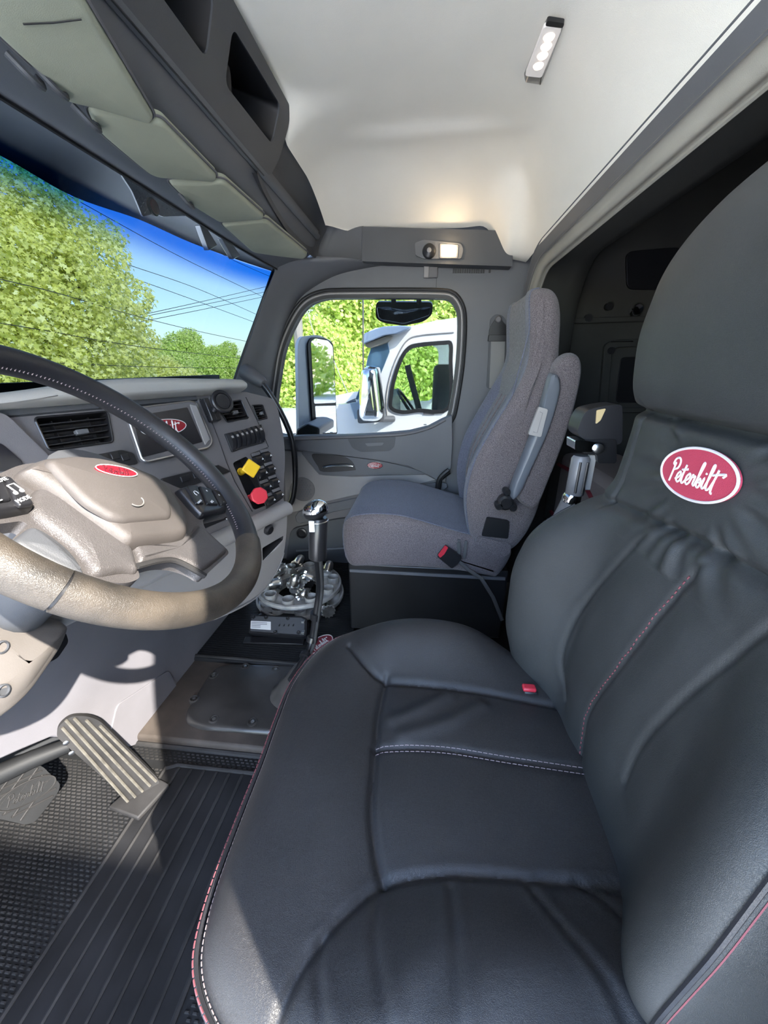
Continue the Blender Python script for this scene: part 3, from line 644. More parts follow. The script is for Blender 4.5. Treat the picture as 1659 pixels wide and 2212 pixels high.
MB().tube(rim_pts, .0018, 6).build('trim_line', plast_md, da_)
# brow pad on top
rows = []
prof = spl([(-.01, .050), (.028, .052), (.040, .058), (.041, .068), (.030, .080), (.0, .090), (-.06, .096), (-.16, .075), (-.34, -.01)], 4)
aend = DP.ab((530, 838), .03)[0]
for a in list(np.linspace(-.85, aend - .01, 40)) + [aend - .004, aend]:
    k = 1 if a < aend - .01 else (.93 if a < aend else .8); hmp = .012 * math.exp(-((a + .12) / .12) ** 2) * -1 + .01 * math.exp(-((a - .15) / .2) ** 2)
    rows.append([DP.at(a, .05 + (b - .05) * k + hmp * (b > .06), c) for c, b in prof])
mb = MB().grid(rows); cc = np.mean(np.array(rows[-1]), 0); N = len(prof); mb.add(list(rows[-1]) + [cc], [[i, i + 1, N] for i in range(N - 1)])
mb.build('brow_pad', mat('soft_dash_pad', (.33, .325, .305), .6, bump=GR, var=(3, .1)), da_, smooth=60)
MB().grid([[DP.at(a, b, c) for b, c in ((.052, .0), (.050, .006), (.040, .006), (.038, .0))] for a in np.linspace(-.8, .30, 12)]).build('brow_groove', plast_dk, da_)
MB().prism([[(-1.03, 1.0, .97), (-.30, .86, .97), (.25, .70, .97), (.55, .92, .97), (.55, 1.02, .97), (-1.03, 1.02, .97)]], (0, 0, -.03)).build('cowl_shelf', plast_dk, da_)
MB().prism([[(.27, .52, .90), (.97, .87, .90), (.97, 1.0, .90), (.27, 1.0, .90)]], (0, 0, -.38)).build('passenger_dash', plast_md, da_, .02)
# knee wall, centre and left
KN = Plane((0, .845, 0), (1, 0, 0), (0, 0, 1))
kn = thing('trim_8', 'lavender grey lower firewall panel behind the pedals with wheel shadow', 'panel', (-.2, .83, 0), kind='structure')
kr = KN.abs_([(545, 1285), (520, 1318), (497, 1370), (470, 1425), (425, 1480), (375, 1542), (285, 1613)])
kl = KN.abs_([(235, 1606), (110, 1592), (40, 1622), (-60, 1668)])
panel('panel', KN, [(-1.0, kl[-1][1]), (-1.0, .58), (kr[0][0], .58)] + [tuple(p) for p in spl(kr, 3)] + kl, -.16, 0, plast_lav, kn, .01, seg=3)
panel('kick_step', KN, fillet(KN.abs_([(232, 1600), (250, 1522), (300, 1490), (362, 1447), (392, 1508), (340, 1568), (285, 1612)]), .02), 0, .005, plast_lav, kn, .008, seg=3)
KB = Plane((-.5, .57, .62), (1, 0, -.05), (0, .12, 1))
kb = thing('knee_bolster', 'beige grey knee bolster below the steering column', 'panel', (-.5, .6, .4))
ab = fillet(KB.abs_([(-180, 1250), (60, 1325), (150, 1332), (168, 1350), (150, 1400), (118, 1448), (80, 1505), (20, 1560), (-60, 1600), (-180, 1640)]), .02)
dome(MB(), KB, [tuple(p) for p in ab], -.05, .0, .02, .012)   .build('bolster_shell', mat('bolster_plastic', (.135, .122, .112), .55, bump=GR, var=(3, .08)), kb, smooth=60)
for p in [(-6, 1398), (-4, 1492)]: MB().lathe([(.009, -.01), (.009, .009), (.007, .010), (.007, .006), (.001, .006)], KB.pt(p, .004), KB.m, 18).build('fastener', plast_dk, kb)
panel('gap_filler', KB, fillet(KB.abs_([(150, 1345), (186, 1365), (192, 1385), (170, 1420), (125, 1445)]), .006), -.07, -.04, plast_bk, kb, .005)
# ================================================================== STEERING WHEEL
_a, _t = .2006, .82
Wn = np.array([math.sin(_a) * math.sin(_t), -math.cos(_a) * math.sin(_t), math.cos(_t)]); Wu = np.array([math.cos(_a), math.sin(_a), 0])
WP = Plane((-.4817, .4183, .9348), Wu, np.cross(Wn, Wu)); RW = .218
sw_ = thing('steering_wheel', 'worn leather truck steering wheel with taupe hub and red badge', 'steering wheel', (-.48, .42, .75))
def wang(p): a, b = WP.ab(p); return math.atan2(b, a)
a_top, a_right, a_low = wang((330, 905)), wang((545, 1175)), wang((110, 1312))
if a_right > a_top: a_right -= 2 * math.pi
while a_low > a_right: a_low -= 2 * math.pi
def arc(t0, t1, mat_, name, r=.0192):
    n = max(8, int(abs(t1 - t0) / .06)); return MB().tube([WP.at(RW * math.cos(t), RW * math.sin(t)) for t in np.linspace(t0, t1, n)], r, 20, True, upv=Wn).build(name, mat_, sw_, smooth=60)
arc(a_top + .004, a_low + 2 * math.pi - .80, leather_s, 'rim_upper_wrap')
arc(a_low - .004, a_low - .792, dust_rim, 'rim_thumb_wrap', .0204)
arc(a_low - .796, a_low - .804, plast_bk, 'rim_seam', .0186)
arc(a_top - .004, a_right + .004, leather_s, 'rim_side_wrap')
arc(a_right - .004, a_low + .004, dust_rim, 'rim_lower_wrap', .0208)
for t in (a_top, a_right, a_low): arc(t - .006, t + .006, plast_bk, 'rim_seam', .0186)
mb = MB()
for t in np.arange(a_right + .1, a_top + 1.3, .028):
    ra = RW - .0180; mb.tube([WP.at((ra + .0035) * math.cos(t), (ra + .0035) * math.sin(t), -.0035 - .004), WP.at((ra - .0012) * math.cos(t + .012), (ra - .0012) * math.sin(t + .012), .001), WP.at((ra + .0028) * math.cos(t), (ra + .0028) * math.sin(t), .0085)], .0009, 4)
mb.build('rim_stitching', thread_w, sw_, kind='stuff')
def C5(pts, c=0): return WP.abs_([(x * .3858, 940 + y * .3858) for x, y in pts], c)
frame = C5([(-330, 330), (-60, 240), (110, 165), (400, 130), (700, 170), (900, 250), (1010, 300), (1270, 345), (1300, 430), (1130, 470), (1150, 530), (1290, 655), (1190, 745), (1150, 788), (1090, 745), (1000, 712), (900, 703), (765, 738), (790, 800), (700, 835), (500, 805), (390, 785), (190, 688), (40, 606), (160, 502), (120, 480), (-60, 505), (-330, 520)], -.012)
panel('spoke_frame', WP, [tuple(p) for p in fillet(frame, .012)], -.030, -.012, hub_silver, sw_, .006, seg=3)
pad = C5([(40, 606), (170, 506), (250, 540), (350, 610), (430, 690), (485, 790), (390, 782), (200, 690)], -.008)
dome(MB(), WP, [tuple(p) for p in fillet(pad, .012)], -.014, -.004, .008, .003).build('thumb_pad', plast_dk, sw_, smooth=60)
lower = C5([(705, 606), (780, 600), (1060, 560), (1090, 500), (1130, 530), (1275, 655), (1180, 735), (1130, 770), (1000, 708), (900, 700), (775, 730), (740, 640)], -.012)
dome(MB(), WP, [tuple(p) for p in fillet(lower, .010)], -.016, -.006, .008, .0).build('lower_spoke', hub_silver, sw_, smooth=60)
big = C5([(160, 330), (250, 270), (700, 595), (740, 640), (780, 780), (690, 770), (520, 800), (440, 680), (340, 590), (210, 495), (150, 430)], -.010)
dome(MB(), WP, [tuple(p) for p in fillet(big, .012)], -.016, -.003, .010, .002).build('main_spoke', hub_silver, sw_, smooth=60)
MB().tube(spl([WP.at(*p, -.006) for p in C5([(765, 735), (900, 703), (1000, 710), (1150, 790)], -.006)], 5), .004, 8).build('spoke_edge', rubber_d, sw_)
cover = C5([(110, 186), (150, 150), (240, 112), (400, 103), (560, 118), (720, 158), (870, 220), (965, 300), (1040, 420), (1072, 505), (1058, 560), (1000, 577), (740, 604), (695, 586), (560, 490), (400, 372), (230, 255)], .004)
dome(MB(), WP, [tuple(p) for p in fillet(cover, .010)], -.014, .008, .014, .004).build('airbag_cover', hub_m, sw_, smooth=60)
inner = C5([(235, 138), (400, 112), (560, 126), (720, 165), (860, 228), (935, 320), (966, 430), (960, 468), (700, 488), (630, 470), (480, 385), (340, 245)], .012)
io = dome(MB(), WP, [tuple(p) for p in fillet(inner, .012)], .006, .016, .010, .005).build('horn_pad', hub_m, sw_, smooth=60)
(e0, e1), (e2, e3) = C5([(530, 190), (775, 222)], .019); c_ = C5([(652, 206)], .019)[0]
eb = math.hypot(e2 - e0, e3 - e1) / 2; C5b = C5([(660, 168), (645, 244)], .019); eh = math.hypot(C5b[0][0] - C5b[1][0], C5b[0][1] - C5b[1][1]) / 2
emblem(WP, c_[0], c_[1], eb * .94, min(eh, eb * .45) * .70, sw_, math.atan2(e3 - e1, e2 - e0), red_m, white_p, mat('dark_red_ink', (.06, .005, .01), .4), .003, .0185, 'badge', .9, .6)
hc = C5([(782, 378)], .021)[0]; hm = mat('horn_print', (.16, .15, .14), .5)
MB().tube([WP.at(hc[0] + .012 * math.cos(t), hc[1] + .004 + .008 * math.sin(t), .0205) for t in np.linspace(math.pi, 2 * math.pi, 10)], .0009, 5).build('horn_symbol', hm, sw_)
# button pods
def pod(px, nm, bpx, labs):
    ab = [tuple(p) for p in fillet(C5(px, -.004), .008)]
    o = dome(MB(), WP, ab, -.022, .0, .006, .001).build(nm, plast_bks, sw_, smooth=60)
    for bp, lb in zip(bpx, labs):
        bb = [tuple(p) for p in fillet(C5(bp, .001), .003)]; k = dome(MB(), WP, bb, .0, .0042, .0025, 0).build('button', plast_bk, o, smooth=60)
        for tx, tp, sz in lb:
            q = C5([tp], .0045)[0]
            if tx == 'note':
                for dx in (-.004, .004): MB().lathe([(.0022, 0), (.0022, .0008), (.0002, .0008)], WP.at(q[0] + dx, q[1] - .005, .0042), Wn, 10).build('icon', white_p, k)
                MB().tube([WP.at(q[0] - .0022, q[1] - .005, .0045), WP.at(q[0] - .0022, q[1] + .005, .0045), WP.at(q[0] + .0058, q[1] + .005, .0045), WP.at(q[0] + .0058, q[1] - .005, .0045)], .0008, 5).build('icon', white_p, k)
            elif tx == 'dial':
                MB().tube([WP.at(q[0] + .005 * math.cos(t), q[1] + .005 * math.sin(t), .0045) for t in np.linspace(-.6, 3.8, 12)], .0007, 5).build('icon', white_p, k)
            else: text_obj(tx, WP, q[0], q[1], sz, white_p, k, .0044, .0003)
pod([(-220, 250), (-60, 225), (60, 230), (130, 300), (200, 390), (200, 412), (60, 440), (-220, 470)], 'button_pod', [[(-150, 250), (-90, 240), (-30, 370), (-150, 395)], [(-80, 238), (5, 236), (60, 372), (-20, 382)], [(15, 236), (55, 240), (185, 385), (175, 398), (105, 408), (70, 372)]],
    [[('+', (-100, 320), .012)], [('-', (0, 360), .012), ('MUTE', (8, 252), .0055)], [('note', (78, 298), 0), ('MODE', (132, 358), .0062)]])
pod([(985, 300), (1060, 275), (1180, 300), (1270, 325), (1290, 380), (1270, 425), (1130, 460), (1080, 410)], 'button_pod', [[(1035, 290), (1100, 285), (1140, 390), (1095, 388)], [(1110, 288), (1175, 302), (1220, 395), (1155, 392)], [(1185, 305), (1262, 328), (1278, 385), (1235, 396)]],
    [[('dial', (1100, 325), 0), ('CANCEL', (1118, 372), .0045)], [('+', (1160, 312), .008), ('RES', (1188, 372), .006)], [('+', (1228, 335), .008), ('-', (1252, 372), .008)]])
ce_ = WP.at(0, 0, -.02); MB().tube([ce_, ce_ - Wn * .10, ce_ - Wn * .25, ce_ - Wn * .42], [.075, .06, .055, .055], 24).build('column_shroud', plast_dk, sw_, smooth=50)
# column stalk
# ================================================================== PEDALS
b0, b1 = PX((250, 1742), 'z', .02), PX((345, 1690), 'z', .02); tpt = PX((150, 1562), 'y', .795)
AP = Plane((b0 + b1) / 2, b1 - b0, tpt - (b0 + b1) / 2)
ac = thing('accelerator_pedal', 'ribbed black accelerator pedal with worn pale ridges', 'pedal', (b0 + b1) / 2)
ab = AP.abs_([(288, 1738), (345, 1692), (340, 1680), (215, 1556), (185, 1546), (150, 1548), (125, 1570), (122, 1592)])
panel('pedal_pad', AP, fillet(ab, [.004, .004, .01, .02, .02, .02, .02, .01]), -.012, 0, rubber_d, ac, .003)
P_ = [((134, 1572), (276, 1732)), ((142, 1556), (292, 1722)), ((160, 1552), (308, 1710)), ((186, 1556), (324, 1698)), ((216, 1568), (337, 1688))]
worn = mat('worn_ridge', (.085, .078, .065), .7, var=(60, .3))
for s_, e_ in P_:
    s3, e3_ = AP.pt(s_, .003), AP.pt(e_, .003); MB().tube([s3, e3_], .0032, 6).build('ridge', worn, ac)
hg = [PX((236, 1750), 'z', .004), PX((300, 1775), 'z', .004), PX((368, 1700), 'z', .004), PX((320, 1675), 'z', .004)]
MB().prism([hg], (0, 0, .014)).build('hinge_base', rubber_d, ac, .004)
MB().tube([AP.pt((150, 1610), -.015), PX((70, 1640), 'y', .86), PX((0, 1672), 'y', .90), PX((-80, 1690), 'y', .95)], [.016, .02, .022, .022], 10).build('pedal_arm', rubber, ac, smooth=50)
for p in ((143, 1603), (155, 1625)): MB().lathe([(.006, 0), (.006, .004), (.003, .005), (.0005, .005)], AP.pt(p, -.002), AP.m, 10).build('bolt', steel, ac)
bc = PX((60, 1715), 'z', .16); BP = Plane(bc, (.95, -.25, .1), (.0, .40, .92))
bk = thing('brake_pedal', 'square black rubber brake pedal with grid tread at the photo left edge', 'pedal', bc - np.array([0, 0, .16]))
ab = [tuple(p) for p in fillet(BP.abs_([(-70, 1712), (72, 1650), (92, 1655), (131, 1694), (126, 1712), (76, 1776), (55, 1782), (-70, 1752)]), .01)]
panel('pedal_pad', BP, ab, -.018, 0, rubber, bk, .003)
pr = np.array(ab)
def clipline(p0, p1, poly, n=60):
    pts = [np.array(p0) + (np.array(p1) - np.array(p0)) * t for t in np.linspace(0, 1, n)]; ins = [p for p in pts if inpoly(p, poly)]
    return (ins[0], ins[-1]) if len(ins) > 2 else None
pin = inset(ab, .004); d1 = np.array(BP.ab((131, 1694))) - np.array(BP.ab((76, 1776))); d2 = np.array(BP.ab((72, 1650))) - np.array(BP.ab((-70, 1712)))
cenp = np.array(BP.ab((40, 1715)))
for dd, ee in ((d1, d2), (d2, d1)):
    dn = dd / np.linalg.norm(dd)
    for f in (-.75, -.5, -.25, 0, .25, .5):
        o_ = cenp + ee * f; cl = clipline(o_ - dn * .2, o_ + dn * .2, pin)
        if cl: MB().tube([BP.at(*cl[0], .002), BP.at(*cl[1], .002)], .0022, 6).build('tread_ridge', rubber_d, bk)
ec = BP.ab((58, 1712)); e1_ = np.array(BP.ab((105, 1690))) - np.array(BP.ab((12, 1734))); rt_ = math.atan2(e1_[1], e1_[0])
el = ell(ec[0], ec[1], .052, .024, 40, rt_); MB().prism([poly3(BP, el, 0)], BP.m * .004).build('logo_plate', rubber, bk, .001)
MB().tube([BP.at(*p, .004) for p in el + [el[0]]], .0015, 6, False).build('logo_ring', rubber_d, bk)
script_word(BP, ec[0], ec[1], .075, .0011, .0045, rt_).build('lettering', rubber_d, bk)
MB().tube([BP.at(-.01, 0, -.02), BP.at(-.01, .06, -.06), BP.at(-.02, .2, -.12), BP.at(-.02, .4, -.15)], .014, 10).build('pedal_arm', plast_bk, bk)
# ================================================================== FLOOR MATS
fm = thing('driver_floor_mat', 'black rubber floor mat with raised ribs in front of the driver seat', 'floor mat', (-.5, .55, -.02))
MB().box((-.58, .65, -.01), (.44, .42, .010)).build('mat_base', rubber, fm, .004)
ribpx = [(8, 2198), (46, 2205), (92, 2210), (138, 2212), (184, 2212), (230, 2212), (278, 2212), (326, 2212), (372, 2212)]
yr0, yr1 = .402, .706
MB().box((-.57, (yr0 + yr1) / 2, .001), (.335, (yr1 - yr0) / 2, .0015)).build('ribbed_field', mat('smooth_rubber', (.012, .012, .013), .5, spec=.3, bump=('noise', 250, .15, .001), var=(8, .45)), fm, .001)
for k in range(9):
    y = yr0 + (yr1 - yr0) * k / 8; MB().tube([(-.90, y, .002), (-.245, y, .002)], .0055 if k in (0, 8) else .0045, 6).build('rib', rubber_d, fm)
MB().tube([(-.243, yr0 - .0, .003), (-.236, yr0 + .02, .003), (-.236, yr1 - .03, .003), (-.25, yr1, .003)], .006, 8).build('end_rib', rubber_d, fm)
mb = MB()
def nubs(x0, x1, y0, y1):
    k = 0
    for i, x in enumerate(np.arange(x0, x1, .0085)):
        for y in np.arange(y0 + (.0075 if i % 2 else 0), y1, .015):
            mb.add([(x - .0022, y - .005, 0), (x + .0022, y - .005, 0), (x + .0022, y + .005, 0), (x - .0022, y + .005, 0), (x - .001, y - .0032, .0032), (x + .001, y - .0032, .0032), (x + .001, y + .0032, .0032), (x - .001, y + .0032, .0032)],
                   [[4, 5, 6, 7], [0, 1, 5, 4], [1, 2, 6, 5], [2, 3, 7, 6], [3, 0, 4, 7]])
nubs(-.90, -.25, yr1 + .01, 1.06); nubs(-.225, -.145, .30, .96); nubs(-.90, -.25, .25, yr0 - .01)
mb.build('tread_nubs', rubber_d, fm, kind='stuff', merge=False, smooth=20)
# tunnel with gearbox cover
tn = thing('tunnel_floor', 'brown stained floor hump around the gearbox cover', 'floor panel', (.05, .55, 0))
tx = PX((300, 1590), 'z', .03)[0]
MB().prism([[(tx, .22, -.02), (.24, .22, -.02), (.24, .88, -.02), (tx, .88, -.02)]], (0, 0, .05)).build('tunnel_top', tunnel_m, tn, .012, seg=3)
MB().tube([(tx - .004, .26, .004), (tx - .004, .86, .004)], .008, 8).build('edge_strip', rubber_d, tn)
TC = Plane((0, .55, .032), (0, -1, 0), (1, 0, 0))
gc = thing('gearbox_cover', 'black metal gearbox cover plate with recessed bolts on the tunnel', 'cover plate', (.05, .6, .03))
cpx = [(400, 1562), (402, 1538), (440, 1478), (466, 1444), (500, 1436), (640, 1438), (660, 1500), (592, 1588), (430, 1576)]
cab_ = [tuple(p) for p in fillet(TC.abs_(cpx), [.03, .03, .01, .02, .03, .02, .02, .02, .03])]
cover_m = mat('scuffed_black_metal', (.035, .032, .030), .38, .0, bump=('noise', 500, .2, .001), var=(7, .5), coat=.2)
dome(MB(), TC, cab_, -.004, .012, .018, .008).build('plate', cover_m, gc, smooth=60)
for p in [(463, 1556), (546, 1562), (462, 1462), (420, 1512), (530, 1442), (596, 1448)]:
    q = TC.ab(p, .008); cc_ = TC.at(*q, .010)
    bo = MB().lathe([(.017, -.004), (.016, .004), (.012, .006), (.009, -.002), (.001, -.002)], cc_, (0, 0, 1), 18).build('bolt_boss', cover_m, gc, smooth=50)
    MB().lathe([(.006, 0), (.006, .006), (.003, .007), (.0005, .006)], cc_, (0, 0, 1), 6).build('bolt', steel, bo)
# passenger mat
pm = thing('passenger_floor_mat', 'black ribbed rubber mat in the passenger footwell with an oval logo', 'floor mat', (.5, .55, 0))
mx0 = PX((560, 1432), 'z', .045)[0]
MB().prism([[(mx0, .27, .0), (.96, .27, .0), (.96, .9, .0), (mx0, .9, .0)]], (0, 0, .045)).build('mat_base', rubber, pm, .008, seg=3)
mb = MB()
for x in np.arange(mx0 + .03, .95, .012): mb.box((x, .585, .0455), (.003, .29, .0012))
mb.build('fine_ribs', rubber, pm, kind='stuff')
MB().tube([(mx0 + .012, .28, .045), (mx0 + .012, .89, .045)], .006, 8).build('mat_lip', rubber_d, pm)
PM = Plane((.3, .4, .048), (0, -1, 0), (1, 0, 0))
q = PM.ab((692, 1392)); emblem(PM, q[0], q[1], .062, .036, pm, math.radians(62), mat('dull_red_rubber', (.26, .03, .05), .6), white_p, white_p, .003, 0, 'mat_badge', 1.2)
# ================================================================== SHIFTER
gs = thing('gear_shifter', 'tall gear lever with chrome topped grip and taped hose', 'gear lever', (0, .42, .03))
sp_ = [PX((612, 1520), 'z', .05), PX((628, 1470), 'y', .415), PX((652, 1430), 'y', .40), PX((672, 1390), 'y', .385), PX((682, 1330), 'y', .365), PX((690, 1270), 'y', .345), PX((686, 1205), 'y', .315)]
base = PX((600, 1525), 'z', .03)
pth = spl(sp_[1:], 6)
MB().tube(pth, .0115, 12).build('lever', plast_bk, gs, smooth=60)
hp = [p + np.array([-.010, -.012, 0]) for p in pth[2:]]; MB().tube(hp, .0062, 8).build('air_hose', mat('braided_hose', (.05, .05, .05), .5, bump=('noise', 700, 1.0, .002)), gs, smooth=60)
for k in (8, 13, 18):
    if k < len(pth): MB().tube([pth[k] - (pth[k] - pth[k - 1]) * .6, pth[k] + (pth[k] - pth[k - 1]) * .6], .020, 12).build('cable_tie', plast_bks, gs)
# boot
rings = []
for f, r, ox in [(0, .062, 0), (.12, .060, 0), (.2, .050, 0), (.32, .052, .004), (.42, .040, .0), (.55, .040, .004), (.68, .028, 0), (.8, .026, .0), (1, .016, 0)]:
    c = np.array([base[0] + .01, base[1] - .02, .03]) * (1 - f) + pth[5] * f
    rings.append([c + np.array([math.cos(t) * r, math.sin(t) * r * 1.2, 0]) for t in np.linspace(0, 2 * math.pi, 24, endpoint=False)])
MB().loft(rings).build('boot', mat('boot_rubber', (.055, .050, .045), .45, var=(12, .4)), gs, smooth=70)
top = pth[-1]; up_ = np.array([-.02, -.03, 1.]); up_ /= np.linalg.norm(up_)
g0 = PX((686, 1205), 'y', .315); g1 = PX((688, 1120), 'y', .305); gax = (g1 - g0)
MB().lathe([(.020, -.004), (.0265, .0), (.027, .01), (.027, np.linalg.norm(gax)), (.024, np.linalg.norm(gax) + .004)], g0, gax, 24).build('grip', plast_bks, gs, smooth=50)
gu = gax / np.linalg.norm(gax)
GP = Plane(g1, RT, gu)
MB().tube([GP.at(-.027 * math.cos(t), -.006, .027 * math.sin(t)) for t in np.linspace(0, 2 * math.pi, 20)], .0022, 6).build('grip_band', steel, gs)
MB().prism([poly3(GP, fillet([(-.024, -.032), (-.008, -.032), (-.008, .002), (-.024, .002)], .002), .0215)], GP.m * .006).build('splitter_tab', white_p, gs, .001)
# knob head: ellipsoid leaning forward, chrome top with a black lower cap
def headring(th): c = g1 + gu * (.026 + .031 * math.sin(th)) + np.array([0, .010, 0]); k = math.cos(th); return [c + np.array([math.cos(t) * .029 * k, math.sin(t) * .038 * k, 0]) - gu * (math.sin(t) * .006 * k) for t in np.linspace(0, 2 * math.pi, 32, endpoint=False)]
MB().loft([headring(t) for t in np.linspace(-1.15, -.12, 8)]).build('knob_base', plast_bks, gs, smooth=60)
MB().loft([headring(t) for t in np.linspace(-.14, 1.55, 14)]).build('knob_top', chrome, gs, smooth=70)
# ================================================================== GRAB BAR, PHONE MOUNT
gb = thing('grab_handle', 'black curved grab bar on the passenger A pillar', 'grab handle', PX((625, 1090), 'x', .80))
gp = spl([PX(p, 'x', .80) for p in [(558, 822), (575, 840), (598, 876), (618, 915), (632, 955), (637, 1000), (637, 1045), (631, 1080), (618, 1100)]], 5)
MB().tube(gp, .0135, 12).build('bar', plast_bks, gb, smooth=60)
m0, m1 = PX((536, 806), 'x', .83), PX((566, 826), 'x', .80); MB().lathe([(.024, -.03), (.034, -.02), (.032, .02), (.026, np.linalg.norm(m1 - m0)), (.016, np.linalg.norm(m1 - m0) + .012)], m0, m1 - m0, 20).build('mount', plast_md, gb, smooth=50)
MB().lathe([(.02, 0), (.022, .05), (.012, .06)], gp[-1] + np.array([0, .01, .03]), (0, .2, -1), 16).build('lower_mount', plast_bk, gb)
pmn = thing('phone_mount', 'round black magnetic phone holder clipped beside the screen', 'phone holder', DP.at(.36, -.02, .0))
q = DP.ab((481, 867), .065); pc = DP.at(*q, .065); pax = (CAM - pc); pax[2] *= .3; pax = DP.m * .8 + pax / np.linalg.norm(pax) * .2; pax /= np.linalg.norm(pax)
MB().lathe([(.010, -.02), (.022, -.012), (.029, -.006), (.030, .0), (.027, .003), (.021, .002), (.0205, -.002), (.001, -.002)], pc, pax, 32).build('holder_ring', plast_bk, pmn, smooth=40)
MB().lathe([(.0205, -.002), (.019, .0025), (.012, .003), (.001, .0022)], pc, pax, 32).build('magnet_pad', plast_bks, pmn, smooth=40)
MB().tube([pc - pax * .015, pc - pax * .03, DP.at(*DP.ab((462, 888), .02), .02)], .008, 10).build('ball_arm', plast_bk, pmn)
MB().box(DP.pt((450, 886), .012), (.008, .030, .010), [DP.u, DP.w, DP.m]).build('clip', plast_bks, pmn, .002)
MB().box(DP.pt((462, 902), .012), (.016, .010, .008), [DP.u, DP.w, DP.m]).build('clamp_foot', plast_bk, pmn, .002)
# ================================================================== PASSENGER DOOR
dr = thing('door_1', 'grey passenger door panel with chrome handle and red badge', 'door', (.97, .3, .1), kind='structure')
sill = [(596, 943), (660, 940), (756, 939), (831, 935), (885, 930), (925, 920), (958, 903), (976, 896)]
full = sill + [(978, 940), (972, 1000), (960, 1050), (955, 1200), (955, 1380), (560, 1380), (580, 1100)]
panel('door_panel', DOOR, DOOR.abs_(full), -.03, 0, plast_md, dr, .004)
upr = sill + [(977, 950), (974, 1010), (958, 1034), (945, 1036), (925, 1024), (880, 1004), (820, 992), (740, 982), (660, 972), (600, 967)]
panel('upper_trim', DOOR, [tuple(p) for p in DOOR.abs_(upr)], -.01, .022, plast_dk2, dr, .010, seg=3)
MB().tube(spl([DOOR.pt(p, .024) for p in [(600, 950), (700, 946), (831, 941), (885, 936), (930, 923), (962, 906)]], 4), .008, 8).build('sill_roll', plast_md, dr, smooth=60)
panel('handle_bezel', DOOR, [tuple(p) for p in spl(DOOR.abs_([(655, 973), (740, 984), (820, 995), (880, 1008), (918, 1022), (860, 1024), (760, 1026), (705, 1026), (690, 1020), (672, 1000)]), 3, True)], 0, .010, plast_dk2, dr, .004)
panel('grip_pocket', DOOR, fillet(DOOR.abs_([(750, 947), (855, 942), (852, 965), (842, 974), (780, 976), (762, 968)], .022), .012), .020, .0245, plast_dk, dr, .002)
panel('grip_cup', DOOR, fillet(DOOR.abs_([(788, 957), (830, 955), (826, 962), (794, 964)], .024), .006), .022, .027, plast_dk2, dr, .002)
panel('handle_recess', DOOR, [tuple(p) for p in spl(DOOR.abs_([(675, 981), (700, 980), (740, 984), (760, 995), (768, 1010), (762, 1015), (700, 1018), (688, 1006)]), 4, True)], .008, .013, plast_bk, dr, .003)
hh = [DOOR.pt(p, .022) for p in [(696, 1010), (720, 1006), (750, 1005), (766, 1008)]]; MB().tube(spl(hh, 5), [.004] + [.011] * 14 + [.006], 10, flat=.6, upv=(0, 0, 1)).build('door_handle', chrome, dr, smooth=60, label='chrome door handle')
q = DOOR.ab((810, 1005), .010); emblem(DOOR, q[0], q[1], .040, .018, dr, 0, red_m, chrome, white_p, .004, .010, 'badge', .7, .9)
lo_ = [(612, 971), (655, 976), (668, 1000), (690, 1024), (760, 1029), (920, 1024), (942, 1036), (900, 1046), (800, 1062), (700, 1085), (640, 1105), (618, 1110)]
panel('lower_insert', DOOR, [tuple(p) for p in DOOR.abs_(lo_)], -.004, .006, plast_gr, dr, .004)
panel('armrest_band', DOOR, [tuple(p) for p in spl(DOOR.abs_([(645, 1105), (720, 1085), (830, 1062), (950, 1040), (955, 1060), (830, 1085), (720, 1105), (650, 1130)]), 3, True)], 0, .012, plast_dk2, dr, .004)
panel('map_pocket', DOOR, fillet(DOOR.abs_([(630, 1140), (720, 1120), (950, 1090), (950, 1360), (600, 1360)]), .04), 0, .02, plast_dk, dr, .006)
MB().tube([DOOR.pt(p, .022) for p in [(640, 1190), (800, 1180), (950, 1175)]], .008, 8).build('pocket_lip', plast_dk2, dr)
spk = DOOR.ab((655, 1056)); MB().lathe([(.066, 0), (.066, .007), (.060, .009), (.001, .009)], DOOR.at(*spk, .004), DOOR.m, 32).build('speaker_grille', plast_md, dr, smooth=40)
mb = MB()
for i in range(-4, 5):
    for j in range(-4, 5):
        x, y = (i + .5 * (j % 2)) * .0145, j * .0125
        if x * x + y * y < .052 ** 2: mb.lathe([(.0055, 0), (.0045, .0012), (.0003, .0012)], DOOR.at(spk[0] + x, spk[1] + y, .0125), DOOR.m, 6)
mb.build('grille_holes', plast_dk2, dr, kind='stuff')
for p in ((636, 938), (700, 936), (716, 935), (918, 918)): MB().lathe([(.008, 0), (.007, .003), (.0005, .003)], DOOR.pt(p, .022), (0, 0, 1), 10).build('sill_clip', plast_md, dr)
MB().tube([DOOR.pt(p, .02) for p in [(972, 1020), (952, 1035), (948, 1065), (960, 1075)]], .009, 8).build('door_strap', plast_bk, dr)
cup = DOOR.ab((655, 1148)); MB().lathe([(.030, 0), (.030, .01), (.022, .012), (.020, .004), (.001, .004)], DOOR.at(*cup, .02), DOOR.m, 20).build('lock_knob', plast_bks, dr)
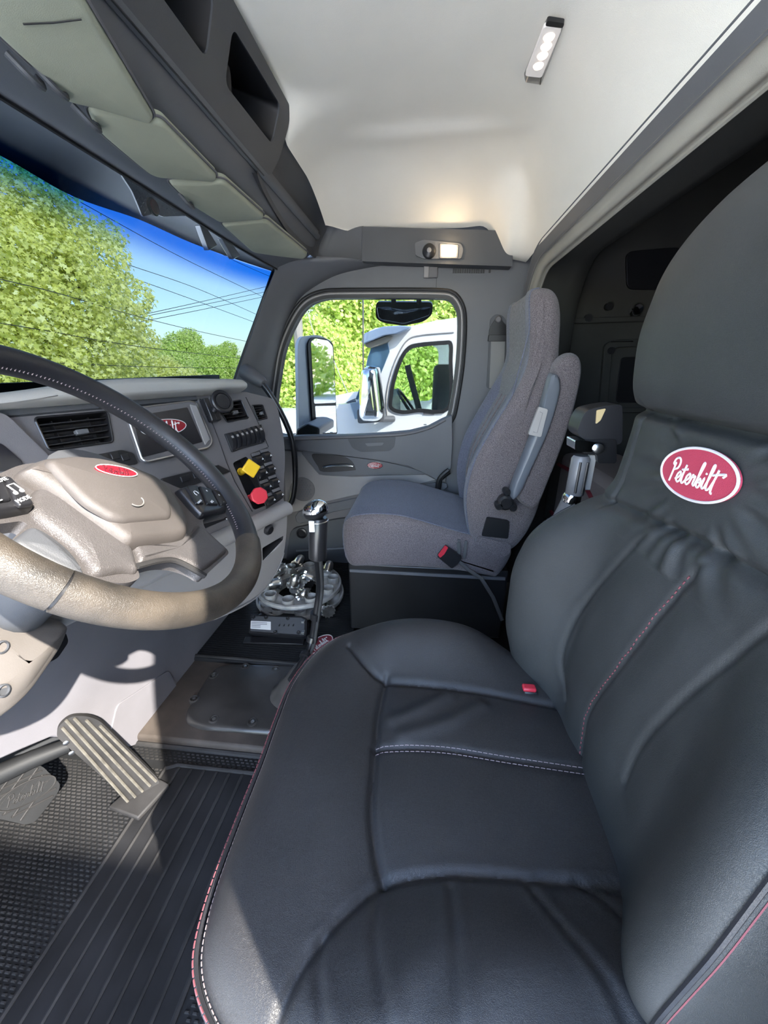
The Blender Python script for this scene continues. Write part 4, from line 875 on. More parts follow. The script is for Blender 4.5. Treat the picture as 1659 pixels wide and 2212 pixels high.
# B pillar belt
sb = thing('seat_belt', 'grey seat belt with pivot anchor on the passenger B pillar', 'seat belt', WALL.pt((1060, 850)))
ab = [tuple(p) for p in fillet(WALL.abs_([(1058, 690), (1070, 678), (1086, 682), (1098, 700), (1098, 840), (1050, 840), (1056, 740)]), .02)]
panel('anchor_plate', WALL, ab, 0, .006, plast_dk, sb, .003)
MB().prism([poly3(WALL, fillet(WALL.abs_([(1074, 682), (1098, 712), (1098, 735), (1054, 735), (1056, 710)]), .012), .006)], WALL.m * .012).build('pivot_loop', plast_bks, sb, .004)
MB().lathe([(.014, 0), (.014, .006), (.010, .010), (.001, .010)], WALL.pt((1076, 690), .018), WALL.m, 18).build('pivot_bolt', plast_md, sb)
MB().prism([poly3(WALL, WALL.abs_([(1060, 732), (1090, 732), (1086, 838), (1056, 838)]), .010)], WALL.m * .003).build('webbing', mat('grey_webbing', (.22, .215, .21), .8, bump=('noise', 600, .6, .001)), sb)
MB().prism([poly3(WALL, WALL.abs_([(1054, 724), (1096, 724), (1094, 738), (1052, 738)]), .012)], WALL.m * .008).build('slot_bar', plast_bk, sb, .003)
# ================================================================== DRIVER SEAT
def pdist(P, line):
    """distance of points (n,2) to a polyline"""
    L = np.array(line, float); best = np.full(len(P), 9.)
    for a, b in zip(L[:-1], L[1:]):
        d = b - a; t = np.clip(((P - a) @ d) / (d @ d + 1e-12), 0, 1); best = np.minimum(best, np.linalg.norm(P - (a + t[:, None] * d), axis=1))
    return best
def xy(ps, z=.50): return np.array(spl([PX(p, 'z', z)[:2] for p in ps], 6))
ds = thing('driver_chair', 'black leather driver seat with red oval logo on the backrest', 'seat', (-.525, -.02, 0))
OUT = np.array(spl([(-.835, .08), (-.812, .155), (-.772, .212), (-.72, .234), (-.62, .243), (-.53, .246), (-.45, .25), (-.37, .25), (-.29, .228), (-.24, .18), (-.222, .08), (-.216, -.03), (-.238, -.14), (-.29, -.235), (-.35, -.32), (-.50, -.35), (-.78, -.335), (-.83, -.20), (-.842, -.05)], 22, True))
S1 = xy([(835, 1480), (818, 1560), (812, 1640), (803, 1760), (812, 1860), (830, 1930)]); S2 = xy([(812, 1636), (960, 1645), (1100, 1668), (1310, 1702)])
S3 = xy([(590, 2250), (640, 2140), (700, 2050), (760, 1985), (830, 1930), (960, 1918), (1150, 1930), (1360, 1953)]); S4 = xy([(755, 1412), (795, 1455), (835, 1478), (930, 1495), (1080, 1515), (1230, 1540)], .51)
WR = [xy([(968, 1950), (975, 2080), (978, 2230), (985, 2700)]), xy([(1130, 1940), (1200, 2060), (1300, 2230), (1500, 2700)]), xy([(1240, 1935), (1300, 1990), (1350, 2060)]), xy([(700, 2060), (690, 2130), (700, 2230), (740, 2600)]), xy([(815, 1960), (810, 2080), (830, 2230), (880, 2700)])]
FO = [xy([(850, 1575), (900, 1560), (965, 1528)]), xy([(870, 1612), (960, 1590), (1035, 1550)])]
def ctop(P):
    x, y = P[:, 0], P[:, 1]; z = np.full(len(P), .497)
    z += .034 * np.exp(-((x + .765) / .075) ** 2) / (1 + np.exp((y - .02) / .035))
    z += .055 * np.exp(-((x + .275) / .075) ** 2) / (1 + np.exp((y - .10) / .04)) / (1 + np.exp((-y - .15) / .03))
    z -= .018 * np.clip((y - .06) / .19, 0, 1) ** 2
    z += .006 * np.sin(x * 21 + 1) * np.sin(y * 17) * .3
    for s in (S1, S3, S4): d = pdist(P, s); z += .010 * (1 - np.exp(-(d / .045) ** 1.3)) - .006 * np.exp(-(d / .0055) ** 2)
    d = pdist(P, S2); z += .004 * (1 - np.exp(-(d / .03))) - .004 * np.exp(-(d / .006) ** 2)
    for s in WR: d = pdist(P, s); z += -.0022 * np.exp(-(d / .0038) ** 2) + .0012 * np.exp(-((d - .010) / .006) ** 2)
    for s in FO: d = pdist(P, s); z += .0055 * np.exp(-(d / .013) ** 2)
    x2, y2 = x + .76, y + .02
    z += .0022 * np.sin(62 * x2 + 40 * y2 + 3 * np.sin(20 * y2)) * np.exp(-((x + .80) / .06) ** 2) / (1 + np.exp((y - .06) / .03))
    return z
cen = np.array([-.525, -.03]); Rr = .055; rings = []
fr_ = np.r_[np.linspace(.004, .86, 84), np.linspace(.865, 1, 34)]
ref = OUT - cen; rl = np.linalg.norm(ref, axis=1)
for f in fr_:
    P = cen + ref * f; d = rl * (1 - f); z = ctop(P)
    k = np.clip(1 - d / Rr, 0, 1); z = z - Rr * (1 - np.sqrt(np.clip(1 - k ** 2, 0, 1)))
    rings.append(np.c_[P, z])
last = rings[-1]
pipe = last + np.array([0, 0, .012])
for dz, ins in ((.03, -.004), (.06, -.006), (.10, -.002), (.14, .012), (.155, .03)):
    q = inset(last[:, :2], ins); rings.append(np.c_[q, last[:, 2] - dz])
MB().loft([list(r) for r in rings], True).build('cushion', leather, ds, smooth=60)
# front piping with stitching
fi = [i for i in range(len(OUT)) if OUT[i, 1] > .02]; fi = sorted(fi, key=lambda i: math.atan2(OUT[i, 1] + .1, OUT[i, 0] + .525))
pp = [np.array([*(inset(OUT, -.001)[i]), rings[len(fr_) - 8][i, 2] - .012]) for i in fi]
MB().tube(pp, .0035, 6).build('piping', leather_s, ds)
def stitch(path, r=.0009, dash=.0055, gap=.003, off=None):
    P = resample(path, .002); mb = MB(); n = int(dash / .002); g = int((dash + gap) / .002); off = np.zeros(3) if off is None else off
    for i in range(0, len(P) - n, g): mb.tube([P[i] + off, P[i + n // 2] + off + (0, 0, .0003), P[i + n] + off], r, 4)
    return mb
stitch([p + np.array([0, .003, .004]) for p in pp], .0009, .006, .002).build('stitching', thread, ds, kind='stuff')
stitch([p + np.array([0, -.008, .010]) for p in pp], .0006, .005, .002).build('stitching', thread_w, ds, kind='stuff')
for sg in (-.005, .005):
    L = np.array(S2); t = np.gradient(L, axis=0); t /= np.linalg.norm(t, axis=1)[:, None]; Q = L + np.c_[-t[:, 1], t[:, 0]] * sg
    stitch(np.c_[Q, ctop(Q) + .0006], .0007, .006, .003).build('stitching', thread_w, ds, kind='stuff')
# seat base
MB().prism([[(-.80, .19, .02), (-.26, .19, .02), (-.26, -.33, .02), (-.80, -.33, .02)]], (0, 0, .32)).build('seat_base', plast_bk, ds, .03, seg=3)
# backrest
zk = np.array([.40, .48, .60, .72, .79, .835, .875, .90, .97, 1.02, 1.06, 1.12, 1.20, 1.25, 1.29, 1.315, 1.33])
hwk = np.array([.232, .246, .268, .276, .268, .252, .235, .230, .229, .229, .230, .230, .226, .214, .190, .150, .09])
yck = np.array([-.262, -.252, -.256, -.266, -.274, -.280, -.287, -.290, -.294, -.298, -.296, -.290, -.303, -.330, -.365, -.395, -.425])
wgk = np.array([.030, .055, .092, .100, .088, .060, .018, .0, -.004, -.004, .0, .0, .0, .0, .0, .0, .0])
dpk = np.array([.07, .075, .075, .075, .072, .070, .067, .066, .064, .062, .066, .070, .068, .060, .05, .04, .02])
xc = -.527
zs = np.r_[np.linspace(.40, 1.28, 330), np.linspace(1.284, 1.33, 18)]
def cub(z, k): return np.interp(z, np.linspace(.40, 1.33, 400), np.convolve(np.pad(np.interp(np.linspace(.40, 1.33, 400), zk, k), 10, mode='edge'), np.ones(21) / 21, 'valid'))
ph = np.linspace(0, 2 * math.pi, 2001)[:-1]; cs, sn = np.cos(ph), np.sin(ph); sx_ = np.sign(cs) * np.abs(cs) ** .42; sy_ = np.sign(sn) * np.abs(sn) ** .42
sl = np.r_[0, np.cumsum(np.hypot(np.diff(np.r_[sx_, sx_[0]]) * 4, np.diff(np.r_[sy_, sy_[0]])))]
qs = np.linspace(0, sl[-1], 361)[:-1]; sx_ = np.interp(qs, sl, np.r_[sx_, sx_[0]]); sy_ = np.interp(qs, sl, np.r_[sy_, sy_[0]])
def xz(ps, y): return np.array(spl([PX(p, 'y', y)[[0, 2]] for p in ps], 6))
B1 = xz([(1505, 1180), (1430, 1290), (1350, 1430), (1290, 1540), (1275, 1650)], -.265); B2 = xz([(1335, 1100), (1262, 1200), (1207, 1310), (1183, 1420), (1187, 1510)], -.225)
B3 = xz([(1659, 1310), (1560, 1400), (1460, 1510), (1390, 1610), (1365, 1690)], -.262); B4 = xz([(1300, 1080), (1330, 1095), (1505, 1180), (1659, 1275), (1750, 1330)], -.284)
B5 = xz([(1386, 872), (1368, 960), (1350, 1040), (1336, 1092)], -.30); B3[:, 0] = np.maximum(B3[:, 0], -.76)
lg = PX((1516, 1029), 'y', -.293); lgx, lgz = lg[0], lg[2]
rows = []
for z in zs:
    hw, yc, wg, dp = [float(cub(z, k)) for k in (hwk, yck, wgk, dpk)]
    if z > 1.315: hw *= math.sqrt(max(0, 1 - ((z - 1.315) / .0155) ** 2)) * .98 + .02
    X = sx_ * hw; t = np.abs(X) / hw; g = np.clip((t - .45) / .5, 0, 1); g = g * g * (3 - 2 * g)
    fw_ = np.clip(sy_ + .35, 0, 1); Y = yc - dp + sy_ * dp + wg * g * fw_ * np.where(X > 0, 1.0, .80)
    pz = np.full(len(X), z); P2 = np.c_[xc + X, pz]; fm_ = np.clip(sy_, 0, 1) ** .5
    dis = np.zeros(len(X))
    b4z = np.interp(-P2[:, 0], -B4[:, 0][np.argsort(-B4[:, 0])], B4[:, 1][np.argsort(-B4[:, 0])]); low_ = 1 / (1 + np.exp((pz - b4z + .004) / .006))
    fade = np.clip((b4z - pz) / .07, 0, 1)
    for s in (B1, B2, B3): d = pdist(P2, s); dis += low_ * (-.004 * np.exp(-(d / .0045) ** 2) * np.clip(fade * 4, 0, 1) - .006 * fade * np.exp(-(d / .028) ** 2))
    d = pdist(P2, B5); dis += -.006 * np.exp(-(d / .005) ** 2)
    dis += low_ * .010 - .010 * np.exp(-((pz - b4z - .002) / .006) ** 2)
    dis += -.017 * np.exp(-((z - 1.020) / .0065) ** 2) + .012 / (1 + math.exp(-(z - 1.035) / .008)) * (z > .99)
    if .86 < z < 1.02:
        dx, dz = P2[:, 0] - lgx, pz - lgz; r = np.hypot(dx, dz); an = np.arctan2(dz, dx)
        w = np.exp(-((r - .085) / .04) ** 2) * np.clip((r - .055) / .02, 0, 1); dis += w * (.0026 * np.sin(an * 11 + 1.5 * np.sin(an * 3)) + .002 * np.sin(an * 23 + 2))
    Y = Y + dis * fm_
    rows.append(np.c_[xc + X, Y, pz])
MB().loft([list(r) for r in rows], True).build('backrest', leather_b, ds, smooth=60)
ir = [int(np.argmin(np.abs(sx_ - s) + 9 * (sy_ < .55) + .3 * np.abs(sy_ - .8))) for s in (-.965, .965)]
for k in ir:
    pth_ = [rows[i][k] + np.array([-.001 if sx_[k] < 0 else .001, .001, 0]) for i in range(18, 172, 3)]
    MB().tube(pth_, .0022, 6).build('piping', leather_s, ds)
    stitch([p + np.array([-.002 if sx_[k] < 0 else .002, -.005, 0]) for p in pth_], .0006, .004, .0015).build('stitching', thread, ds, kind='stuff')
jb = int(np.argmin(np.abs(B1[:, 1] - .80)))
b1y = []
for x, z in B1[4:28]:
    i = int(np.argmin(np.abs(zs - z))); r = rows[i]; f = np.where(sy_ > .3)[0]; j = f[int(np.argmin(np.abs(r[f, 0] - x)))]; b1y.append(r[j] + np.array([.004, .003, 0]))
stitch(b1y, .0009).build('stitching', thread, ds, kind='stuff')
# logo patch
i = int(np.argmin(np.abs(zs - lgz))); f = np.where(sy_ > .3)[0]; j = f[int(np.argmin(np.abs(rows[i][f, 0] - lgx)))]
LP = Plane(rows[i][j] + np.array([0, .002, 0]), (-1, 0, 0), (0, -.02, 1))
l0, l1, t0_, t1_ = LP.ab((1433, 1008)), LP.ab((1601, 1048)), LP.ab((1505, 977)), LP.ab((1530, 1082))
lc = ((l0[0] + l1[0]) / 2, (l0[1] + l1[1]) / 2)
emblem(LP, lc[0], lc[1], math.hypot(l1[0] - l0[0], l1[1] - l0[1]) / 2, math.hypot(t1_[0] - t0_[0], t1_[1] - t0_[1]) / 2, ds, math.atan2(l1[1] - l0[1], l1[0] - l0[0]), red_f, wht_f, wht_f, .003, -.001, 'logo_patch', .8, .7)
# raised inboard armrest of the driver seat
DA = Plane((-.13, 0, 0), (0, -1, 0), (0, 0, 1))
am = panel('armrest', DA, [tuple(p) for p in fillet(DA.abs_([(1246, 936), (1256, 905), (1268, 886), (1300, 878), (1345, 872), (1345, 960), (1300, 962), (1262, 950)]), .012)], -.06, .0, leather_s, ds, .012, seg=3)
panel('torn_cover', DA, fillet(DA.abs_([(1288, 886), (1308, 882), (1296, 908), (1286, 916)]), .003), 0, .003, mat('foam', (.55, .42, .22), .9), am)
panel('hinge_block', DA, fillet(DA.abs_([(1258, 950), (1330, 948), (1330, 1000), (1290, 1000), (1288, 980), (1256, 978)]), .006), -.05, .004, plast_bk, am, .004)
panel('chrome_band', DA, fillet(DA.abs_([(1240, 950), (1256, 950), (1300, 957), (1298, 975), (1250, 975), (1239, 970)], .004), .004), -.04, .010, chrome, am, .003)
MB().lathe([(.010, 0), (.010, .004), (.006, .006), (.001, .006)], DA.pt((1292, 969), .010), DA.m, 14).build('pivot_bolt', steel, am)
c0_, c1_ = DA.pt((1240, 1070), -.01), DA.pt((1256, 984), -.01); ln = np.linalg.norm(c1_ - c0_)
MB().lathe([(.014, 0), (.0185, .004), (.0185, ln - .006), (.014, ln)], c0_, c1_ - c0_, 20).build('damper', mat('grey_cylinder', (.16, .155, .16), .35), am, smooth=50)
for dy in (-.008, .006):
    o2 = np.array([-.018, dy, 0]); MB().tube([c0_ + (c1_ - c0_) * .12 + o2, c0_ + (c1_ - c0_) * .88 + o2], .0025, 6).build('damper_groove', plast_bk, am)
MB().prism([poly3(DA, DA.abs_([(1278, 985), (1293, 985), (1278, 1062), (1262, 1062)]), -.02)], DA.m * .012).build('support_bar', plast_lt, am, .002)
c2_ = DA.pt((1224, 1105), -.01); MB().lathe([(.017, 0), (.019, .006), (.019, .02), (.016, .026)], DA.pt((1232, 1090), -.01), c1_ - c0_, 18).build('chrome_collar', chrome, am, smooth=50)
MB().tube([DA.pt((1234, 1088), -.01), DA.pt((1190, 1170), -.01)], .022, 16).build('sleeve', plast_md, am)
# red buckle beside the cushion
bk2 = MB().box(PX((1146, 1488), 'z', .528) + np.array([0, 0, -.014]), (.009, .013, .014)).build('belt_buckle', plast_bk, None, .004); tag(bk2, 'belt buckle with red button wedged beside the driver seat', 'buckle')
MB().box(PX((1143, 1486), 'z', .531), (.0075, .012, .004)).build('release_button', redk_m, bk2, .003)
# ================================================================== PASSENGER SEAT
PS = Plane((.36, 0, 0), (0, -1, 0), (0, 0, 1))
ps = thing('passenger_chair', 'grey tweed passenger seat with folded armrest on a black box', 'seat', (.62, 0, 0))
def seatloft(prof, x0, x1, ends, front=None, wfun=None, recess=.0, flip=False):
    """profile (a,b) swept across the seat width with rounded edges and a recessed middle"""
    P = np.array(prof); xc_ = (x0 + x1) / 2; hw = (x1 - x0) / 2; rings = []
    t = np.roll(P, -1, 0) - np.roll(P, 1, 0); s = 1 if area2(P) > 0 else -1; nrm = np.stack([t[:, 1], -t[:, 0]], 1) * s; nrm /= np.linalg.norm(nrm, axis=1)[:, None] + 1e-9
    w = front(P, nrm) if front else np.zeros(len(P))
    for u, ins, rc in [(-1, .035, 0), (-.985, .018, 0), (-.95, .006, 0), (-.90, 0, 0), (-.72, -.006, 0), (-.66, 0, .5), (-.60, 0, 1), (-.3, 0, 1), (0, 0, 1), (.3, 0, 1), (.60, 0, 1), (.66, 0, .5), (.72, -.006, 0), (.90, 0, 0), (.95, .006, 0), (.985, .018, 0), (1, .035, 0)]:
        Q = inset(P, ins * ends); Q = Q - nrm * (w * rc * recess)[:, None]
        sc = wfun(Q[:, 1]) if wfun is not None else 1.
        rings.append(np.c_[xc_ + hw * u * sc * np.ones(len(Q)), -Q[:, 0], Q[:, 1]])
    return rings
backp = [(1168, 614), (1200, 611), (1218, 625), (1225, 660), (1222, 740), (1212, 850), (1198, 960), (1178, 1060), (1150, 1140), (1110, 1190), (1060, 1195), (1024, 1178), (1012, 1130), (1010, 1070), (1028, 1000), (1066, 930), (1104, 868), (1140, 805), (1154, 760), (1156, 700), (1158, 640)]
bp_ = spl(PS.abs_(backp), 6, True)
wf = lambda z: 1 - .16 * np.clip((z - 1.0) / .12, 0, 1) - .10 * np.clip((z - 1.20) / .1, 0, 1) ** 2
rg = seatloft(bp_, .36, .88, 1.0, lambda P, n: np.clip(-n[:, 0], 0, 1) * np.clip((1.05 - P[:, 1]) / .06, 0, 1), wf, .03)
xs_ = np.array(rg); nrg = len(rg)
# shoulder bulge of the near bolster: side cloth ring set and front cloth
mb = MB().loft([list(r) for r in rg[:4]], False); N = len(rg[0]); c = np.mean(rg[0], 0); mb.add(list(rg[0]) + [c], [[i, (i + 1) % N, N] for i in range(N)]); mb.build('backrest_side', fab_side, ps, smooth=60)
mb = MB().loft([list(r) for r in rg[-4:]], False); c = np.mean(rg[-1], 0); mb.add(list(rg[-1]) + [c], [[i, (i + 1) % N, N] for i in range(N)]); mb.build('backrest_side', fab_side, ps, smooth=60)
MB().loft([list(r) for r in rg[3:7]], False).build('bolster', fab_front, ps, smooth=60); MB().loft([list(r) for r in rg[-7:-3]], False).build('bolster', fab_front, ps, smooth=60)
MB().loft([list(r) for r in rg[6:-6]], False).build('backrest_centre', fab_mid, ps, smooth=60)
ft = [i for i in range(N) if rg[0][i][1] > np.interp(rg[0][i][2], [.4, .8, 1.0, 1.3], [-.20, -.13, -.22, -.28]) + .0]
seam_l = sorted([tuple(rg[3][i] + np.array([-.001, .0015, 0])) for i in range(N) if bp_[i][0] < np.interp(bp_[i][1], [.45, .65, .95, 1.3], [.20, .19, .27, .335])], key=lambda q: q[2])
if len(seam_l) > 4: MB().tube(resample(seam_l, .01), .0022, 6).build('seam_piping', fab_front, ps)
for ri in (7, 8, 9):
    fl_ = sorted([tuple(rg[ri][i] + np.array([0, .001, 0])) for i in range(N) if bp_[i][0] < np.interp(bp_[i][1], [.45, .65, .95, 1.3], [.20, .19, .27, .335]) and .55 < bp_[i][1] < 1.04], key=lambda q: q[2])
    if len(fl_) > 4: MB().tube(resample(fl_, .01), .004, 6).build('channel_seam', fab_side, ps)
# headrest insert panel
hp_ = [r for r in rg[4:-4]]
# cushion
cushp = [(738, 1150), (744, 1130), (765, 1119), (810, 1115), (870, 1120), (950, 1142), (1015, 1160), (1060, 1168), (1098, 1180), (1106, 1205), (1078, 1248), (1050, 1248), (990, 1238), (900, 1230), (800, 1228), (757, 1226), (742, 1200)]
cp_ = spl(PS.abs_(cushp), 6, True)
rg2 = seatloft(cp_, .36, .88, 1.0, lambda P, n: np.clip(n[:, 1], 0, 1) * -1.0, None, .006)
xx = np.array(rg2)
mb = MB().loft([list(r) for r in rg2[:4]], False); N2 = len(rg2[0]); c = np.mean(rg2[0], 0); mb.add(list(rg2[0]) + [c], [[i, (i + 1) % N2, N2] for i in range(N2)]); mb.build('cushion_side', fab_side, ps, smooth=60)
MB().loft([list(r) for r in rg2[3:]], True).build('cushion', fab_front, ps, smooth=60)
sq = [rg2[3][i] + np.array([-.001, 0, .001]) for i in range(N2) if cp_[i][1] > .47 or cp_[i][0] < -.27]; sq = sorted(sq, key=lambda q: -q[1]); MB().tube(resample(sq, .012), .0022, 6).build('seam_piping', fab_front, ps)
MB().prism([[(.375, .285, .045), (.86, .285, .045), (.86, -.33, .045), (.375, -.33, .045)]], (0, 0, .31)).build('seat_box', mat('black_box_steel', (.014, .014, .015), .35, var=(5, .3)), ps, .006)
MB().box((.372, -.02, .325), (.004, .30, .006)).build('box_edge', steel if False else plast_dk2, ps, .001)
# hip bracket opening, skirt flap
panel('hinge_cover', PS, fillet(PS.abs_([(1052, 1118), (1100, 1126), (1098, 1164), (1040, 1158)], .008), .008), -.01, .008, plast_bk, ps, .004)
panel('skirt_flap', PS, fillet(PS.abs_([(1030, 1158), (1104, 1176), (1102, 1196), (1085, 1205), (1026, 1178)], .012), .01), -.01, .012, fab_side, ps, .006)
# armrest folded upright
PA = Plane((.31, 0, 0), (0, -1, 0), (0, 0, 1))
ar = thing('armrest_hub', 'x y z w', 'x', (0, 0, 0)) if False else None
apx = [(1196, 806), (1206, 780), (1225, 764), (1246, 762), (1260, 778), (1261, 815), (1244, 890), (1218, 970), (1190, 1040), (1168, 1090), (1148, 1102), (1126, 1090), (1116, 1068), (1126, 1040), (1158, 960), (1185, 870)]
aab = [tuple(p) for p in spl(PA.abs_(apx), 4, True)]
mb = MB(); dome(mb, PA, aab, -.045, .0, .016, .004); arm = mb.build('armrest', fab_side, ps, smooth=60)
spx = [(1186, 815), (1196, 807), (1208, 812), (1213, 835), (1204, 880), (1182, 945), (1152, 1010), (1128, 1062), (1112, 1080), (1103, 1075), (1105, 1050), (1130, 985), (1160, 905)]
sab = [tuple(p) for p in spl(PA.abs_(spx, .012), 4, True)]
mb = MB(); dome(mb, PA, sab, -.01, .022, .012, .002); mb.build('armrest_strip', mat('blue_grey_plastic', (.14, .15, .17), .35), arm, smooth=60)
panel('armrest_latch', PA, fillet(PA.abs_([(1163, 878), (1183, 884), (1168, 944), (1140, 938)], .024), .006), .018, .030, plast_lt, arm, .004)
MB().tube([PA.pt(p, .03) for p in [(1166, 890), (1172, 892), (1160, 935), (1152, 933)]], .0012, 5).build('latch_line', plast_gr, arm)
for p, r in [((1092, 1085), .026), ((1078, 1092), .014), ((1108, 1096), .013), ((1094, 1062), .012)]: MB().lathe([(r, -.02), (r, .008), (r * .7, .014), (.001, .014)], PA.pt(p, .0), PA.m, 16).build('pivot_knuckle', plast_bks, arm)
# belt buckle on cushion
bu = panel('buckle', PS, fillet(PS.abs_([(944, 1200), (962, 1178), (998, 1202), (990, 1214), (976, 1226)], .02), .006), .012, .030, plast_bk, ps, .004)
panel('buckle_button', PS, fillet(PS.abs_([(946, 1198), (961, 1178), (968, 1182), (960, 1196), (951, 1204)], .03), .003), .028, .034, redk_m, bu, .002, label='red buckle button')
MB().tube([PS.pt(p, .014) for p in [(990, 1172), (992, 1190), (988, 1210), (1010, 1230), (1040, 1250), (1065, 1290), (1085, 1340)]], .007, 8, flat=.4).build('buckle_strap', web, bu)
MB().prism([poly3(PS, PS.abs_([(988, 1162), (994, 1163), (994, 1200), (988, 1196)]), .008)], PS.m * .004).build('strap', web, bu); MB().prism([poly3(PS, PS.abs_([(1003, 1165), (1009, 1166), (1005, 1205), (999, 1203)]), .008)], PS.m * .004).build('strap', web, bu)
MB().tube(spl([PX(p, 'x', .90) for p in [(970, 1015), (950, 1034), (946, 1060), (956, 1090)]], 4), .012, 8).build('adjuster_loop', plast_bk, ps)
# bag behind
bgp = Plane((0, -.62, 0), (1, 0, 0), (0, 0, 1))
bag = thing('storage_bag', 'grey cloth bag with dark red trim behind the passenger seat', 'bag', (.45, -.68, .45))
bcol = mat('pale_bag_cloth', (.20, .175, .18), .85)
MB().box((.50, -.70, .58), (.26, .12, .16)).build('bag_body', bcol, bag, .03, seg=3); MB().tube([(.24, -.58, .60), (.50, -.575, .70), (.77, -.58, .68)], .008, 6).build('trim', mat('dark_red_trim', (.16, .015, .03), .7), bag); MB().tube([(.24, -.58, .46), (.50, -.575, .46), (.77, -.58, .46)], .008, 6).build('trim', MATS['dark_red_trim'], bag)
bx = MB().box((.48, -.70, .21), (.32, .14, .21)).build('storage_box', plast_bk, None, .01); tag(bx, 'black box carrying the bag behind the passenger seat', 'box')
# ================================================================== FOOTWELL ITEMS
rc = PX((648, 1262), 'z', .12); rz = .046
def lug_tray(z0, label, R, n, ph0):
    t = thing('lug_nut_tray', label, 'tray', (rc[0], rc[1], z0), 'grey plastic lug nut trays')
    tm = MATS.get('grey_tray') or mat('grey_tray', (.46, .45, .43), .4, .3, var=(25, .25))
    MB().lathe([(R * .55, .012), (R * .60, .010), (R - .012, .010), (R - .003, .012), (R, .020), (R - .002, .030), (R - .010, .032), (R - .014, .018), (R * .6, .016), (R * .55, .016), (R * .55, .012)], (rc[0], rc[1], z0), (0, 0, 1), 56, False).build('tray_disc', tm, t, smooth=40)
    for k in range(n):
        a = ph0 + 2 * math.pi * k / n; p = (rc[0] + math.cos(a) * R * .80, rc[1] + math.sin(a) * R * .80, z0)
        MB().lathe([(.020, 0), (.024, .002), (.027, .044), (.0275, .048), (.025, .048), (.0215, .014), (.001, .013)], p, (0, 0, 1), 20, False).build('cup', tm, t, smooth=40)
    MB().lathe([(.052, 0), (.05, .02), (.02, .024), (.001, .024)], (rc[0], rc[1], z0), (0, 0, 1), 24).build('hub', tm, t, smooth=40)
    return t
lug_tray(rz, 'lower round grey lug nut tray on the passenger mat', .205, 10, .3)
lug_tray(rz + .050, 'upper round grey lug nut tray stacked on the other', .195, 10, .62)
def lug_mesh():
    pr = [(.0265, 0), (.0275, .003), (.0275, .008), (.024, .010), (.0225, .04), (.019, .056), (.012, .064), (.001, .066)]
    m = MB().lathe(pr, (0, 0, 0), (0, 0, 1), 24); m.lathe([(.0245, .0), (.021, .030), (.001, .034)], (0, 0, 0), (0, 0, 1), 24, False); return m
nutc = mat('worn_chrome', (.82, .81, .79), .30, 1.0, var=(30, .25)); lug0 = None
def lug(px, z, tilt, az, label, inner=False):
    global lug0
    p = PX(px, 'z', z)
    if lug0 is None:
        t = thing('lug_nut_cover', label, 'nut cover', p, 'chrome lug nut covers on the tray')
        me = lug_mesh(); ORG[t] = np.zeros(3); s = me.build('shell', nutc, t, smooth=40)
        k = MB()
        for i in range(12): a = i * math.pi / 6; k.box((math.cos(a) * .0275, math.sin(a) * .0275, .005), (.003, .003, .005))
        k.build('crown_teeth', nutc, t); lug0 = t
    else:
        t = copy_tree(lug0); t['label'] = label; t.location = tuple(p)
    t.rotation_euler = (tilt * math.cos(az), tilt * math.sin(az), az); t.scale = (1.0, 1.0, 1.0)
    return t
zl = rz + .085
for args in [((636, 1240), zl + .02, 2.6, 1.0, 'chrome lug nut cover lying open end up at the centre of the pile'), ((655, 1246), zl + .02, 1.9, .2, 'chrome lug nut cover showing its toothed rim right of centre'), ((612, 1228), zl, 1.4, 2.2, 'dark chrome lug nut cover at the back left of the pile'),
             ((640, 1222), zl, 1.2, 3.9, 'shiny lug nut cover leaning at the back of the pile'), ((606, 1258), zl, 1.5, 5.0, 'lug nut cover on its side by the console edge of the tray'), ((632, 1266), zl, .35, 0, 'upright chrome lug nut cover in front of the pile with a pale stripe'),
             ((668, 1264), zl, 1.3, 4.4, 'chrome lug nut cover beside the gear lever on the tray'), ((706, 1238), zl, 1.0, .8, 'lug nut cover at the passenger side of the tray'), ((652, 1286), zl - .01, .9, 2.6, 'small shiny lug nut cover at the front rim of the tray'), ((588, 1240), zl + .01, 2.2, 4.0, 'dull lug nut cover among the pile on the left')]: lug(*args)
lug((710, 1322), .078, 1.75, 1.15, 'loose toothed lug nut cover fallen beside the tray')
# control unit
CU = Plane(PX((600, 1352), 'z', .095), (0, -1, 0), (.75, 0, .45))
cu_ = thing('control_unit', 'black electronic control box with a white printed label', 'control box', PX((600, 1352), 'z', .05))
cab2 = [tuple(p) for p in fillet(CU.abs_([(541, 1328), (652, 1331), (663, 1336), (662, 1372), (652, 1376), (537, 1367)]), .006)]
panel('case', CU, cab2, -.035, 0, plast_bks, cu_, .003)
panel('lid', CU, [tuple(p) for p in inset(cab2, .008)], 0, .004, plast_dk, cu_, .002)
lb = panel('label', CU, fillet(CU.abs_([(542, 1341), (585, 1343), (585, 1361), (541, 1358)], .004), .002), .004, .0046, white_p, cu_, 0, label='white printed label')
l0_ = np.array(CU.ab((544, 1343), .004)); l1_ = np.array(CU.ab((583, 1345), .004)); lh_ = np.array(CU.ab((543, 1357), .004)) - l0_
for k in range(4):
    s_ = l0_ + lh_ * (.1 + k * .24); e_ = s_ + (l1_ - l0_) * (.85 if k < 2 else .5); MB().tube([CU.at(*s_, .0048), CU.at(*e_, .0048)], .0012, 4).build('print_line', plast_dk2, lb)
for p in [(548, 1333), (622, 1336), (595, 1366), (645, 1367), (575, 1334)]: MB().lathe([(.008, 0), (.008, .004), (.004, .005), (.0005, .003)], CU.pt(p, .003), CU.m, 12).build('screw', plast_bks, cu_)
for p in [(655, 1343), (655, 1366)]: MB().box(CU.pt(p, .002), (.008, .006, .006)).build('connector_pin', alum, cu_, .001)
